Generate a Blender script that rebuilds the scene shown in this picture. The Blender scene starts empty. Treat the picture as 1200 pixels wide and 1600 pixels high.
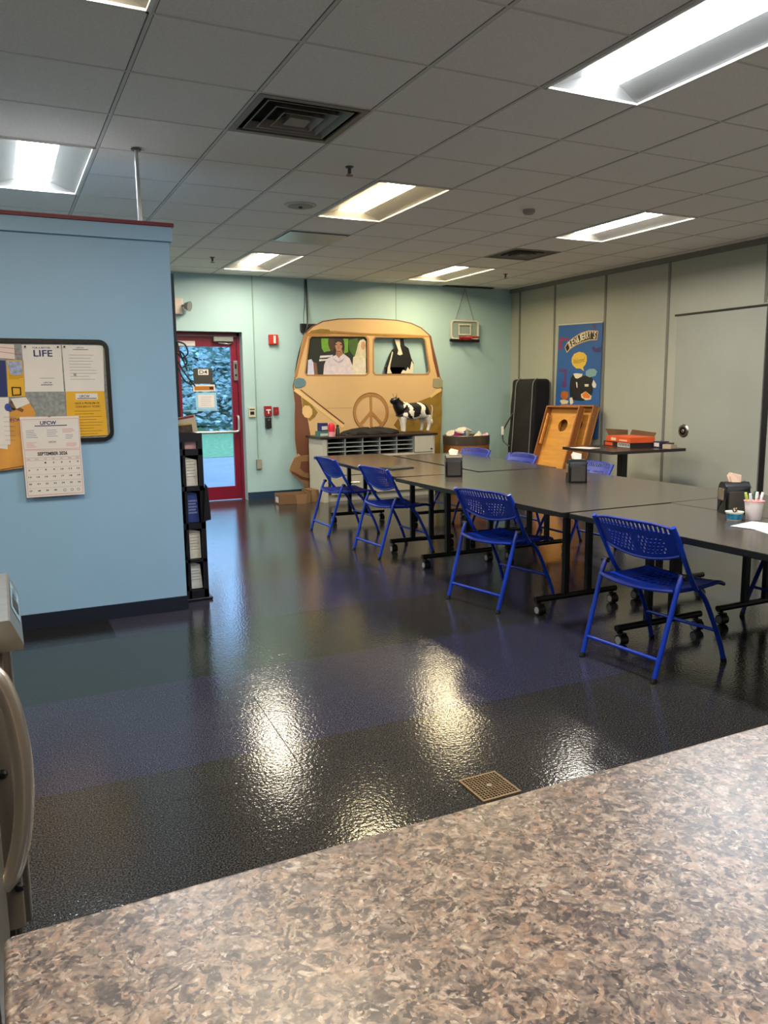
import bpy, bmesh, math, random
from mathutils import Vector, Matrix
random.seed(7)
scn = bpy.context.scene
COL = scn.collection

# ---------------------------------------------------------------- camera
def build_camera():
    yaw, pit, rol = 0.4509, 0.1531, -0.0118
    cy, sy, cp, sp = math.cos(yaw), math.sin(yaw), math.cos(pit), math.sin(pit)
    f = Vector((sy*cp, cy*cp, -sp)); r = Vector((cy, -sy, 0)); u = r.cross(f)
    c, s = math.cos(rol), math.sin(rol)
    R = c*r + s*u; U = -s*r + c*u
    cam = bpy.data.cameras.new('camera')
    cam.sensor_fit = 'HORIZONTAL'; cam.sensor_width = 36; cam.lens = 36*1229.3/1200
    cam.clip_start = 0.03; cam.clip_end = 300
    o = bpy.data.objects.new('camera', cam); COL.objects.link(o)
    m = Matrix.Identity(4)
    for i in range(3):
        m[i][0] = R[i]; m[i][1] = U[i]; m[i][2] = -f[i]
    m[0][3], m[1][3], m[2][3] = -0.6419, -3.3116, 1.384
    o.matrix_world = m
    scn.camera = o
build_camera()

# ---------------------------------------------------------------- world / exposure
w = bpy.data.worlds.new('world'); scn.world = w; w.use_nodes = True
bg = w.node_tree.nodes['Background']
bg.inputs['Color'].default_value = (0.36, 0.62, 1.0, 1)
bg.inputs['Strength'].default_value = 1.0
vs = scn.view_settings
vs.view_transform = 'Standard'; vs.look = 'None'; vs.exposure = 2.3; vs.gamma = 1; vs.use_curve_mapping = False
LAMP = 15.0

# ---------------------------------------------------------------- materials
def lin(c):
    return tuple((x/255/12.92 if x/255 <= .04045 else ((x/255+.055)/1.055)**2.4) for x in c) + (1,)
MATS = {}
def M(name, rgb, rough=.5, metal=0, noise=(6, .06), bump=None, spec=.5, coat=0, emit=None):
    if name in MATS: return MATS[name]
    m = bpy.data.materials.new(name); m.use_nodes = True; MATS[name] = m
    nt = m.node_tree; b = nt.nodes['Principled BSDF']
    b.inputs['Roughness'].default_value = rough; b.inputs['Metallic'].default_value = metal
    b.inputs['Specular IOR Level'].default_value = spec; b.inputs['Coat Weight'].default_value = coat
    tc = nt.nodes.new('ShaderNodeTexCoord')
    col = lin(rgb)
    if noise:
        n = nt.nodes.new('ShaderNodeTexNoise'); n.inputs['Scale'].default_value = noise[0]; n.inputs['Detail'].default_value = 4
        nt.links.new(tc.outputs['Object'], n.inputs['Vector'])
        r = nt.nodes.new('ShaderNodeValToRGB'); a = noise[1]
        r.color_ramp.elements[0].position = .3; r.color_ramp.elements[1].position = .7
        r.color_ramp.elements[0].color = tuple(c*(1-a) for c in col[:3])+(1,)
        r.color_ramp.elements[1].color = tuple(min(1, c*(1+a)) for c in col[:3])+(1,)
        nt.links.new(n.outputs['Fac'], r.inputs['Fac']); nt.links.new(r.outputs['Color'], b.inputs['Base Color'])
    else: b.inputs['Base Color'].default_value = col
    if bump:
        n = nt.nodes.new('ShaderNodeTexNoise'); n.inputs['Scale'].default_value = bump[0]; n.inputs['Detail'].default_value = 3
        nt.links.new(tc.outputs['Object'], n.inputs['Vector'])
        bp = nt.nodes.new('ShaderNodeBump'); bp.inputs['Strength'].default_value = bump[1]; bp.inputs['Distance'].default_value = bump[2] if len(bump) > 2 else .01
        nt.links.new(n.outputs['Fac'], bp.inputs['Height']); nt.links.new(bp.outputs['Normal'], b.inputs['Normal'])
    if emit:
        b.inputs['Emission Color'].default_value = emit[0]; b.inputs['Emission Strength'].default_value = emit[1]
    return m

def floor_mat(name, rgb, speck):
    m = bpy.data.materials.new(name); m.use_nodes = True; nt = m.node_tree; b = nt.nodes['Principled BSDF']
    tc = nt.nodes.new('ShaderNodeTexCoord')
    n = nt.nodes.new('ShaderNodeTexNoise'); n.inputs['Scale'].default_value = 190; n.inputs['Detail'].default_value = 5
    n2 = nt.nodes.new('ShaderNodeTexNoise'); n2.inputs['Scale'].default_value = 1.3; n2.inputs['Detail'].default_value = 5
    for k in (n, n2): nt.links.new(tc.outputs['Object'], k.inputs['Vector'])
    r = nt.nodes.new('ShaderNodeValToRGB'); c = lin(rgb)
    r.color_ramp.elements[0].position = .42; r.color_ramp.elements[1].position = .72
    r.color_ramp.elements[0].color = tuple(x*.42 for x in c[:3])+(1,); r.color_ramp.elements[1].color = tuple(x*.9 for x in lin(speck)[:3])+(1,)
    nt.links.new(n.outputs['Fac'], r.inputs['Fac'])
    mx = nt.nodes.new('ShaderNodeMix'); mx.data_type = 'RGBA'; mx.blend_type = 'MULTIPLY'; mx.inputs['Factor'].default_value = .5
    r2 = nt.nodes.new('ShaderNodeValToRGB'); r2.color_ramp.elements[0].color = (.5, .5, .5, 1); r2.color_ramp.elements[1].color = (1.3, 1.2, 1.15, 1)
    nt.links.new(n2.outputs['Fac'], r2.inputs['Fac'])
    nt.links.new(r.outputs['Color'], mx.inputs[6]); nt.links.new(r2.outputs['Color'], mx.inputs[7])
    nt.links.new(mx.outputs[2], b.inputs['Base Color'])
    mr = nt.nodes.new('ShaderNodeMapRange'); mr.inputs['To Min'].default_value = .065; mr.inputs['To Max'].default_value = .15
    nt.links.new(n2.outputs['Fac'], mr.inputs['Value']); nt.links.new(mr.outputs['Result'], b.inputs['Roughness'])
    b.inputs['Specular IOR Level'].default_value = .36
    nb = nt.nodes.new('ShaderNodeTexNoise'); nb.inputs['Scale'].default_value = 75; nb.inputs['Detail'].default_value = 2
    nt.links.new(tc.outputs['Object'], nb.inputs['Vector'])
    bp = nt.nodes.new('ShaderNodeBump'); bp.inputs['Strength'].default_value = .4; bp.inputs['Distance'].default_value = .0022
    nt.links.new(nb.outputs['Fac'], bp.inputs['Height'])
    nb2 = nt.nodes.new('ShaderNodeTexNoise'); nb2.inputs['Scale'].default_value = 7; nb2.inputs['Detail'].default_value = 1
    nt.links.new(tc.outputs['Object'], nb2.inputs['Vector'])
    bp2 = nt.nodes.new('ShaderNodeBump'); bp2.inputs['Strength'].default_value = .1; bp2.inputs['Distance'].default_value = .006
    nt.links.new(nb2.outputs['Fac'], bp2.inputs['Height']); nt.links.new(bp.outputs['Normal'], bp2.inputs['Normal'])
    nt.links.new(bp2.outputs['Normal'], b.inputs['Normal'])
    MATS[name] = m; return m

def granite_mat():
    m = bpy.data.materials.new('laminate'); m.use_nodes = True; nt = m.node_tree; b = nt.nodes['Principled BSDF']
    tc = nt.nodes.new('ShaderNodeTexCoord')
    def noise(sc, det, dist=0, vec=None):
        n = nt.nodes.new('ShaderNodeTexNoise'); n.inputs['Scale'].default_value = sc; n.inputs['Detail'].default_value = det; n.inputs['Distortion'].default_value = dist
        nt.links.new(vec or tc.outputs['Object'], n.inputs['Vector']); return n
    nw = noise(38, 2)
    ad = nt.nodes.new('ShaderNodeVectorMath'); ad.operation = 'MULTIPLY_ADD'; ad.inputs[1].default_value = (.03, .03, .03)
    nt.links.new(nw.outputs['Color'], ad.inputs[0]); nt.links.new(tc.outputs['Object'], ad.inputs[2])
    def ramp(src, stops):
        r = nt.nodes.new('ShaderNodeValToRGB'); e = r.color_ramp.elements
        f = lambda c: tuple(x*.52 for x in lin(c)[:3])+(1,)
        e[0].position, e[0].color = stops[0][0], f(stops[0][1]); e[1].position, e[1].color = stops[-1][0], f(stops[-1][1])
        for p, c in stops[1:-1]:
            k = e.new(p); k.color = f(c)
        nt.links.new(src, r.inputs['Fac']); return r.outputs['Color']
    v1 = nt.nodes.new('ShaderNodeTexVoronoi'); v1.inputs['Scale'].default_value = 95; v1.feature = 'SMOOTH_F1'; v1.inputs['Smoothness'].default_value = .25
    v2 = nt.nodes.new('ShaderNodeTexVoronoi'); v2.inputs['Scale'].default_value = 260
    for v in (v1, v2): nt.links.new(ad.outputs[0], v.inputs['Vector'])
    s1 = nt.nodes.new('ShaderNodeSeparateColor'); nt.links.new(v1.outputs['Color'], s1.inputs[0])
    s2 = nt.nodes.new('ShaderNodeSeparateColor'); nt.links.new(v2.outputs['Color'], s2.inputs[0])
    c1 = ramp(s1.outputs[0], [(0, (70, 62, 66)), (.2, (108, 96, 96)), (.38, (142, 130, 126)), (.55, (168, 154, 146)), (.72, (192, 176, 162)), (.86, (180, 148, 130)), (1, (216, 208, 200))])
    c2 = ramp(s2.outputs[0], [(0, (58, 52, 56)), (.25, (116, 104, 104)), (.5, (156, 140, 132)), (.75, (190, 160, 140)), (1, (226, 216, 206))])
    n3 = noise(140, 6, 1.5); n4 = noise(60, 6, 2.5)
    r3 = nt.nodes.new('ShaderNodeValToRGB'); r3.color_ramp.elements[0].position = .4; r3.color_ramp.elements[1].position = .6
    nt.links.new(n3.outputs['Fac'], r3.inputs['Fac'])
    mx = nt.nodes.new('ShaderNodeMix'); mx.data_type = 'RGBA'
    nt.links.new(r3.outputs['Color'], mx.inputs[0]); nt.links.new(c1, mx.inputs[6]); nt.links.new(c2, mx.inputs[7])
    r4 = nt.nodes.new('ShaderNodeValToRGB'); r4.color_ramp.elements[0].position = .3; r4.color_ramp.elements[1].position = .7
    r4.color_ramp.elements[0].color = (.55, .52, .55, 1); r4.color_ramp.elements[1].color = (1.35, 1.3, 1.25, 1)
    nt.links.new(n4.outputs['Fac'], r4.inputs['Fac'])
    mu = nt.nodes.new('ShaderNodeMix'); mu.data_type = 'RGBA'; mu.blend_type = 'MULTIPLY'; mu.inputs[0].default_value = 1
    nt.links.new(mx.outputs[2], mu.inputs[6]); nt.links.new(r4.outputs['Color'], mu.inputs[7])
    nt.links.new(mu.outputs[2], b.inputs['Base Color'])
    b.inputs['Roughness'].default_value = .36
    bp = nt.nodes.new('ShaderNodeBump'); bp.inputs['Strength'].default_value = .12; bp.inputs['Distance'].default_value = .001
    nt.links.new(n4.outputs['Fac'], bp.inputs['Height']); nt.links.new(bp.outputs['Normal'], b.inputs['Normal'])
    return m

def emit_mat(name, col, s):
    m = bpy.data.materials.new(name); m.use_nodes = True; nt = m.node_tree
    nt.nodes.remove(nt.nodes['Principled BSDF'])
    e = nt.nodes.new('ShaderNodeEmission'); e.inputs['Color'].default_value = col; e.inputs['Strength'].default_value = s
    nt.links.new(e.outputs[0], nt.nodes['Material Output'].inputs[0]); return m

def glass_mat():
    m = bpy.data.materials.new('glass'); m.use_nodes = True; nt = m.node_tree
    nt.nodes.remove(nt.nodes['Principled BSDF'])
    t = nt.nodes.new('ShaderNodeBsdfTransparent'); t.inputs[0].default_value = (.93, .97, 1, 1)
    g = nt.nodes.new('ShaderNodeBsdfGlossy'); g.inputs['Roughness'].default_value = .02
    f = nt.nodes.new('ShaderNodeFresnel'); f.inputs[0].default_value = 1.45
    x = nt.nodes.new('ShaderNodeMixShader')
    nt.links.new(f.outputs[0], x.inputs[0]); nt.links.new(t.outputs[0], x.inputs[1]); nt.links.new(g.outputs[0], x.inputs[2])
    nt.links.new(x.outputs[0], nt.nodes['Material Output'].inputs[0]); return m

# ---------------------------------------------------------------- mesh helpers
def bx(bm, c, s, rz=0, mi=0, bev=0):
    m = Matrix.Translation(c) @ Matrix.Rotation(rz, 4, 'Z') @ Matrix.Diagonal((s[0], s[1], s[2], 1))
    r = bmesh.ops.create_cube(bm, size=1, matrix=m)
    vs_ = r['verts']; fs = {f for v in vs_ for f in v.link_faces}
    for f in fs: f.material_index = mi
    if bev:
        es = list({e for v in vs_ for e in v.link_edges})
        q = bmesh.ops.bevel(bm, geom=es, offset=bev, segments=2, affect='EDGES', profile=.5)
        for f in q['faces']: f.material_index = mi
def span(bm, x0, x1, y0, y1, z0, z1, mi=0, bev=0):
    bx(bm, ((x0+x1)/2, (y0+y1)/2, (z0+z1)/2), (abs(x1-x0), abs(y1-y0), abs(z1-z0)), 0, mi, bev)
def cyl(bm, p0, p1, r0, r1=None, n=16, mi=0, cap=True):
    p0, p1 = Vector(p0), Vector(p1); d = p1-p0; r1 = r0 if r1 is None else r1
    m = Matrix.Translation((p0+p1)/2) @ d.to_track_quat('Z', 'Y').to_matrix().to_4x4()
    r = bmesh.ops.create_cone(bm, cap_ends=cap, segments=n, radius1=r0, radius2=r1, depth=d.length, matrix=m)
    for f in {f for v in r['verts'] for f in v.link_faces}: f.material_index = mi
def smooth_path(pts, k=6):
    P = [Vector(p) for p in pts]; out = []
    for i in range(len(P)-1):
        a, b, c, d = P[max(i-1, 0)], P[i], P[i+1], P[min(i+2, len(P)-1)]
        for j in range(k):
            t = j/k
            out.append(.5*((2*b)+(c-a)*t+(2*a-5*b+4*c-d)*t*t+(-a+3*b-3*c+d)*t**3))
    out.append(P[-1]); return out
def tube(bm, pts, r, n=10, sm=True, mi=0, k=6, closed=False):
    P = smooth_path(pts, k) if sm else [Vector(p) for p in pts]
    rings = []; N = len(P); up = None
    for i, p in enumerate(P):
        if closed: t = (P[(i+1) % N]-P[i-1]).normalized()
        else: t = (P[min(i+1, N-1)]-P[max(i-1, 0)]).normalized()
        if up is None: up = Vector((0, 0, 1)) if abs(t.z) < .9 else Vector((0, 1, 0))
        a = t.cross(up).normalized(); b = a.cross(t).normalized(); up = b
        rr = r(i/(N-1)) if callable(r) else r
        rings.append([bm.verts.new(p+(a*math.cos(q*2*math.pi/n)+b*math.sin(q*2*math.pi/n))*rr) for q in range(n)])
    for i in range(N if closed else N-1):
        A, B = rings[i], rings[(i+1) % N]
        for q in range(n):
            f = bm.faces.new((A[q], A[(q+1) % n], B[(q+1) % n], B[q])); f.material_index = mi; f.smooth = True
    if not closed:
        for R_ in (rings[0], rings[-1]):
            f = bm.faces.new(R_); f.material_index = mi
def lathe(bm, prof, c=(0, 0, 0), n=24, mi=0, smooth=True):
    c = Vector(c); rings = []
    for r, z in prof:
        rings.append([bm.verts.new(c+Vector((max(r, 1e-4)*math.cos(q*2*math.pi/n), max(r, 1e-4)*math.sin(q*2*math.pi/n), z))) for q in range(n)])
    for A, B in zip(rings, rings[1:]):
        for q in range(n):
            f = bm.faces.new((A[q], A[(q+1) % n], B[(q+1) % n], B[q])); f.material_index = mi; f.smooth = smooth
    bm.faces.new(rings[0][::-1]).material_index = mi; bm.faces.new(rings[-1]).material_index = mi
FY = lambda Y: (lambda a, b, d: Vector((a, Y-d, b)))      # plane facing -Y
FX = lambda X: (lambda a, b, d: Vector((X-d, a, b)))      # plane facing -X
def prism(bm, pts, mp, d0, d1, mi=0, holes=()):
    loops = [pts]+list(holes); es = []; vl = []
    for L in loops:
        v = [bm.verts.new(mp(a, b, d1)) for a, b in L]; vl.append(v)
        es += [bm.edges.new((v[i], v[(i+1) % len(v)])) for i in range(len(v))]
    r = bmesh.ops.triangle_fill(bm, use_beauty=True, use_dissolve=False, edges=es)
    top = [g for g in r['geom'] if isinstance(g, bmesh.types.BMFace)]
    back = {}
    for L, v in zip(loops, vl):
        for (a, b), q in zip(L, v): back[q] = bm.verts.new(mp(a, b, d0))
    for f in top:
        f.material_index = mi
        bm.faces.new([back[x] for x in reversed(f.verts)]).material_index = mi
    for v in vl:
        for i in range(len(v)):
            p, q = v[i], v[(i+1) % len(v)]
            bm.faces.new((p, q, back[q], back[p])).material_index = mi
def rect(a0, b0, a1, b1): return [(a0, b0), (a1, b0), (a1, b1), (a0, b1)]
def rrect(a0, b0, a1, b1, r, k=5):
    out = []
    for cx, cy, s in ((a1-r, b1-r, 0), (a0+r, b1-r, 90), (a0+r, b0+r, 180), (a1-r, b0+r, 270)):
        for i in range(k+1):
            t = math.radians(s+90*i/k); out.append((cx+r*math.cos(t), cy+r*math.sin(t)))
    return out
def ell(a, b, ra, rb, n=24): return [(a+ra*math.cos(i*2*math.pi/n), b+rb*math.sin(i*2*math.pi/n)) for i in range(n)]
TC = {}
def text_geo(s, bold):
    if (s, bold) in TC: return TC[(s, bold)]
    cu = bpy.data.curves.new('t', 'FONT'); cu.body = s; cu.offset = bold; cu.resolution_u = 3; cu.fill_mode = 'FRONT'
    o = bpy.data.objects.new('t', cu); COL.objects.link(o)
    dg = bpy.context.evaluated_depsgraph_get(); dg.update()
    me = o.evaluated_get(dg).to_mesh()
    V = [v.co.copy() for v in me.vertices]; F = [tuple(p.vertices) for p in me.polygons]
    x0 = min(v.x for v in V); x1 = max(v.x for v in V); y0 = min(v.y for v in V); y1 = max(v.y for v in V)
    V = [((v.x-x0)/max(x1-x0, 1e-6), (v.y-y0)/max(y1-y0, 1e-6)) for v in V]
    o.evaluated_get(dg).to_mesh_clear()
    bpy.data.objects.remove(o); bpy.data.curves.remove(cu)
    TC[(s, bold)] = (V, F, (x1-x0)/max(y1-y0, 1e-6)); return TC[(s, bold)]
def text(bm, s, mp, a0, b0, a1, b1, d, bold=0, mi=0, rot=0):
    """letters fitted in the box from (a0,b0) to (a1,b1), d in front of the plane"""
    V, F, _ = text_geo(s, bold); ca, cb = (a0+a1)/2, (b0+b1)/2; c, sn = math.cos(rot), math.sin(rot)
    vs_ = []
    for x, y in V:
        a, b = (x-.5)*(a1-a0), (y-.5)*(b1-b0)
        vs_.append(bm.verts.new(mp(ca+a*c-b*sn, cb+a*sn+b*c, d)))
    for f in F:
        try: bm.faces.new([vs_[i] for i in f]).material_index = mi
        except ValueError: pass
def obj(name, bm, mats, parent=None, smooth=False, loc=None, norm=True):
    if norm: bmesh.ops.recalc_face_normals(bm, faces=bm.faces[:])
    me = bpy.data.meshes.new(name); bm.to_mesh(me); bm.free()
    for m in (mats if isinstance(mats, (list, tuple)) else [mats]): me.materials.append(m)
    if smooth:
        for p in me.polygons: p.use_smooth = True
        try: me.set_sharp_from_angle(angle=math.radians(38))
        except Exception: pass
    o = bpy.data.objects.new(name, me); COL.objects.link(o)
    if parent: o.parent = parent
    if loc: o.location = loc
    return o
def new(): return bmesh.new()
def struct(name, bm, mats, smooth=False, parent=None):
    o = obj(name, bm, mats, parent, smooth)
    if not parent: o['kind'] = 'structure'
    return o
def tag(o, label, cat, group=None):
    o['label'] = label; o['category'] = cat
    if group: o['group'] = group
    return o
def thing(name, label, cat, loc=(0, 0, 0), rz=0, group=None):
    o = bpy.data.objects.new(name, None); COL.objects.link(o); o.empty_display_size = .1
    o.location = loc; o.rotation_euler = (0, 0, rz); return tag(o, label, cat, group)
def kids(o): return [c for c in bpy.data.objects if c.parent == o]
def dup(o, parent=None):
    c = o.copy(); COL.objects.link(c); c.parent = parent
    for k in kids(o): dup(k, c)
    return c
def place(o, loc, rz, label):
    o.location = loc; o.rotation_euler = (0, 0, rz); o['label'] = label; return o
D = {
 'van_outline': [(2.982,2.124),(3.079,2.214),(3.231,2.287),(3.454,2.324),(3.737,2.337),(4.027,2.34),(4.323,2.33),(4.535,2.296),(4.688,2.239),(4.797,2.161),(4.844,2.122),(4.875,1.988),(4.938,1.772),(4.986,1.567),(5.018,1.526),(5.027,1.389),(5.008,1.251),(5.017,1.084),(5.008,0.861),(4.994,0.694),(4.985,0.525),(4.968,0.13),(4.55,-0.014),(3.635,-0.008),(3.202,0.021),(3.063,0.097),(2.924,0.119),(2.912,0.172),(2.845,0.242),(2.752,0.312),(2.718,0.366),(2.736,0.43),(2.785,0.518),(2.828,0.568),(2.807,0.775),(2.809,1.03),(2.821,1.233),(2.804,1.398),(2.795,1.461),(2.831,1.586),(2.886,1.787),(2.937,1.987)],
 'van_win_left': [(3.075,2.084),(3.833,2.098),(3.865,2.065),(3.863,1.623),(3.825,1.6),(3.008,1.601),(2.981,1.624),(3.047,2.051)],
 'van_win_right': [(3.994,2.091),(4.703,2.098),(4.74,2.067),(4.811,1.649),(4.779,1.609),(3.987,1.605),(3.958,1.636),(3.964,2.059)],
 'win_left_trim': [(3.057,2.099),(3.848,2.114),(3.882,2.078),(3.881,1.61),(3.839,1.584),(2.988,1.586),(2.962,1.616),(3.029,2.063)],
 'win_right_trim': [(3.982,2.106),(4.719,2.114),(4.759,2.072),(4.833,1.641),(4.795,1.592),(3.972,1.589),(3.94,1.62),(3.946,2.069)],
 'roof_band': [(2.982,2.117),(3.118,2.165),(3.394,2.166),(3.907,2.143),(4.382,2.145),(4.813,2.127),(4.844,2.106),(4.381,2.108),(3.906,2.11),(3.393,2.12),(2.981,2.082)],
 'olive_patch': [(3.064,2.159),(3.201,2.187),(3.325,2.179),(3.338,2.149),(3.733,2.137),(4.142,2.13),(4.781,2.116),(4.142,2.109),(3.393,2.13),(3.036,2.123)],
 'left_dark': [(2.82,1.385),(2.905,1.346),(2.926,1.13),(2.991,1.026),(3.026,0.792),(3.081,0.764),(3.075,0.556),(2.882,0.552),(2.834,0.593),(2.807,0.775),(2.809,1.03),(2.823,1.233)],
 'left_olive': [(2.918,1.308),(3.038,1.23),(3.132,1.112),(3.089,1.049),(3.018,0.999),(2.978,1.052),(2.931,1.129)],
 'headlamp_left': [(2.955,1.206),(3.016,1.199),(3.055,1.152),(3.056,1.088),(3.011,1.038),(2.951,1.052),(2.917,1.104),(2.919,1.168)],
 'strip_left': [(2.804,1.398),(2.853,1.415),(3.509,0.933),(3.479,0.895)],
 'strip_left_line': [(2.893,1.41),(2.912,1.409),(3.515,0.954),(3.495,0.944)],
 'strip_right': [(4.985,1.416),(5.017,1.383),(4.841,1.275),(4.81,1.303)],
 'right_olive': [(5.017,1.367),(5.008,1.251),(5.017,1.084),(5.008,0.861),(4.994,0.694),(4.985,0.525),(4.968,0.47),(4.839,0.476),(4.305,0.5),(4.308,0.855),(4.248,0.912),(4.372,1.071),(4.558,1.203),(4.81,1.281)],
 'bumper': [(3.089,0.543),(3.077,0.109),(2.925,0.132),(2.912,0.172),(2.845,0.242),(2.752,0.312),(2.718,0.366),(2.736,0.43),(2.785,0.518),(2.854,0.553)],
 'bumper_in': [(3.087,0.477),(3.082,0.294),(2.93,0.328),(2.863,0.384),(2.88,0.474)],
 'bumper_line': [(3.081,0.228),(3.08,0.193),(2.873,0.24),(2.752,0.325),(2.739,0.36),(2.78,0.342),(2.901,0.272)],
 'pillar_left': [(2.982,2.117),(3.021,2.088),(2.918,1.787),(2.857,1.561),(2.826,1.574),(2.886,1.787),(2.937,1.987)],
 'pillar_right': [(4.813,2.121),(4.844,2.117),(4.875,1.988),(4.938,1.772),(4.986,1.567),(4.944,1.559),(4.875,1.799)],
 'mirror_left': [(2.822,1.541),(2.879,1.561),(2.952,1.548),(2.978,1.51),(2.963,1.46),(2.908,1.435),(2.827,1.436),(2.809,1.473)],
 'mirror_right': [(4.874,1.54),(4.995,1.545),(5.027,1.512),(5.021,1.43),(4.985,1.411),(4.89,1.417),(4.864,1.445)],
 'peace': [(3.905,1.095),(3.909,1.334),(4.174,1.089)],
 'cowcut': [(4.285,2.08),(4.436,2.083),(4.453,1.996),(4.514,1.957),(4.556,1.824),(4.593,1.757),(4.576,1.614),(4.165,1.615),(4.173,1.742),(4.228,1.874),(4.259,1.932),(4.32,1.967)],
 'cowcut_white1': [(4.297,2.075),(4.381,2.076),(4.386,1.982),(4.422,1.876),(4.379,1.86),(4.34,1.875),(4.355,1.928),(4.32,2.02)],
 'cowcut_white2': [(4.259,1.914),(4.274,1.896),(4.233,1.742),(4.226,1.676),(4.255,1.615),(4.18,1.615),(4.19,1.689),(4.227,1.795)],
 'cowcut_white3': [(4.562,1.784),(4.587,1.743),(4.58,1.614),(4.392,1.615),(4.423,1.663),(4.475,1.649),(4.5,1.703),(4.53,1.663)],
 'people_bg': [(2.981,2.1),(3.895,2.117),(3.886,1.579),(2.966,1.581)],
 'pg1': [(3.212,2.066),(3.322,2.068),(3.347,1.917),(3.262,1.865),(3.217,1.941)],
 'pg2': [(3.527,2.067),(3.595,2.068),(3.591,1.894),(3.528,1.873)],
 'pg3': [(3.594,2.048),(3.732,2.081),(3.758,1.896),(3.67,1.843),(3.609,1.92)],
 'man_head': [(3.314,2.063),(3.392,2.07),(3.413,2.019),(3.403,1.943),(3.366,1.897),(3.327,1.929),(3.307,2.005)],
 'man_shirt': [(3.21,1.877),(3.304,1.904),(3.416,1.887),(3.386,1.79),(3.275,1.601),(3.172,1.601),(3.167,1.738)],
 'man_stripe': [(3.192,1.844),(3.376,1.856),(3.359,1.83),(3.186,1.814)],
 'man_stripe2': [(3.18,1.799),(3.336,1.805),(3.324,1.784),(3.177,1.773)],
 'wom_hair': [(3.408,2.055),(3.476,2.076),(3.532,2.047),(3.541,1.957),(3.528,1.873),(3.486,1.888),(3.417,1.918),(3.396,1.994)],
 'wom_face': [(3.413,2.009),(3.453,2.03),(3.497,2.015),(3.508,1.965),(3.49,1.913),(3.449,1.877),(3.419,1.918),(3.406,1.968)],
 'wom_neck': [(3.422,1.918),(3.507,1.929),(3.528,1.842),(3.442,1.811),(3.409,1.846)],
 'wom_shirt': [(3.28,1.802),(3.415,1.856),(3.454,1.816),(3.523,1.873),(3.612,1.812),(3.651,1.714),(3.654,1.6),(3.23,1.601),(3.245,1.725)],
 'wom2_hair': [(3.766,2.05),(3.818,2.067),(3.853,2.039),(3.855,1.819),(3.669,1.792),(3.715,1.921),(3.737,2.004)],
 'wom2_face': [(3.789,2.03),(3.83,2.036),(3.846,1.985),(3.831,1.935),(3.799,1.922),(3.776,1.973)],
 'wom2_shirt': [(3.664,1.83),(3.757,1.875),(3.85,1.845),(3.851,1.6),(3.648,1.6),(3.651,1.714)],
 'pers4': [(3.021,1.788),(3.068,1.8),(3.107,1.738),(3.131,1.601),(3.008,1.601)],
 'pers4_arm': [(3.094,1.763),(3.14,1.75),(3.153,1.601),(3.103,1.601)],
 'bb_yellow_l': [(-0.579,1.58),(-0.493,1.578),(-0.497,1.375),(-0.587,1.373)],
 'bb_yellow_l_pic': [(-0.579,1.574),(-0.499,1.574),(-0.502,1.502),(-0.536,1.493),(-0.566,1.502)],
 'bb_yellow_l_sq': [(-0.566,1.43),(-0.516,1.428),(-0.517,1.381),(-0.566,1.378)],
 'bb_navy': [(-0.645,1.58),(-0.585,1.577),(-0.589,1.376),(-0.661,1.374)],
 'bb_white_top': [(-0.638,1.669),(-0.534,1.667),(-0.535,1.584),(-0.644,1.592)],
 'bb_life': [(-0.495,1.666),(-0.288,1.667),(-0.289,1.4),(-0.497,1.4)],
 'bb_letter': [(-0.283,1.667),(-0.069,1.667),(-0.078,1.401),(-0.281,1.398)],
 'bb_concern': [(-0.28,1.4),(-0.079,1.401),(-0.074,1.138),(-0.286,1.136)],
 'bb_flyer': [(-0.661,1.371),(-0.585,1.371),(-0.595,1.104),(-0.682,1.104)],
 'bb_flyer2': [(-0.666,1.311),(-0.6,1.315),(-0.611,1.077),(-0.683,1.092)],
 'bb_brown': [(-0.671,1.25),(-0.533,1.308),(-0.48,1.344),(-0.45,1.281),(-0.475,1.183),(-0.542,0.968),(-0.661,0.956),(-0.694,0.957)],
 'bb_envelope': [(-0.574,1.363),(-0.495,1.371),(-0.477,1.337),(-0.55,1.305)],
 'cal': [(-0.537,1.259),(-0.22,1.258),(-0.217,0.794),(-0.533,0.793)],
 'cal_head': [(-0.533,1.244),(-0.222,1.245),(-0.225,1.068),(-0.528,1.071)],
 'cal_grid': [(-0.526,1.068),(-0.225,1.061),(-0.224,0.804),(-0.525,0.802)],
 'bb_life_t1': [(-0.44,1.654),(-0.35,1.642)],
 'bb_life_t2': [(-0.439,1.633),(-0.346,1.597)],
 'bb_life_u': [(-0.409,1.456),(-0.361,1.442)],
 'bb_con_u': [(-0.215,1.393),(-0.121,1.373)],
 'bb_con_t': [(-0.251,1.346),(-0.097,1.309)],
 'cal_u': [(-0.437,1.235),(-0.344,1.205)],
 'cal_sep': [(-0.461,1.056),(-0.295,1.026)],
 'ban': [(5.413,2.228),(4.548,2.198),(4.58,1.114),(5.452,1.073)],
 'ban_logo_bg': [(5.277,1.929),(5.22,1.989),(5.104,2.044),(4.953,2.095),(4.805,2.115),(4.623,2.098),(4.64,1.985),(4.781,1.987),(4.911,1.971),(5.042,1.941),(5.157,1.898),(5.23,1.852)],
 'ban_logo_in': [(5.261,1.928),(5.203,1.98),(5.092,2.033),(4.945,2.082),(4.801,2.101),(4.641,2.085),(4.655,1.997),(4.786,2.002),(4.915,1.986),(5.052,1.954),(5.168,1.914),(5.223,1.87)],
 'ban_letters': [(5.217,1.926),(5.14,1.969),(5.071,1.992),(5.016,2.014),(4.96,2.029),(4.904,2.046),(4.849,2.054),(4.793,2.058),(4.739,2.059),(4.684,2.047)],
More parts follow.
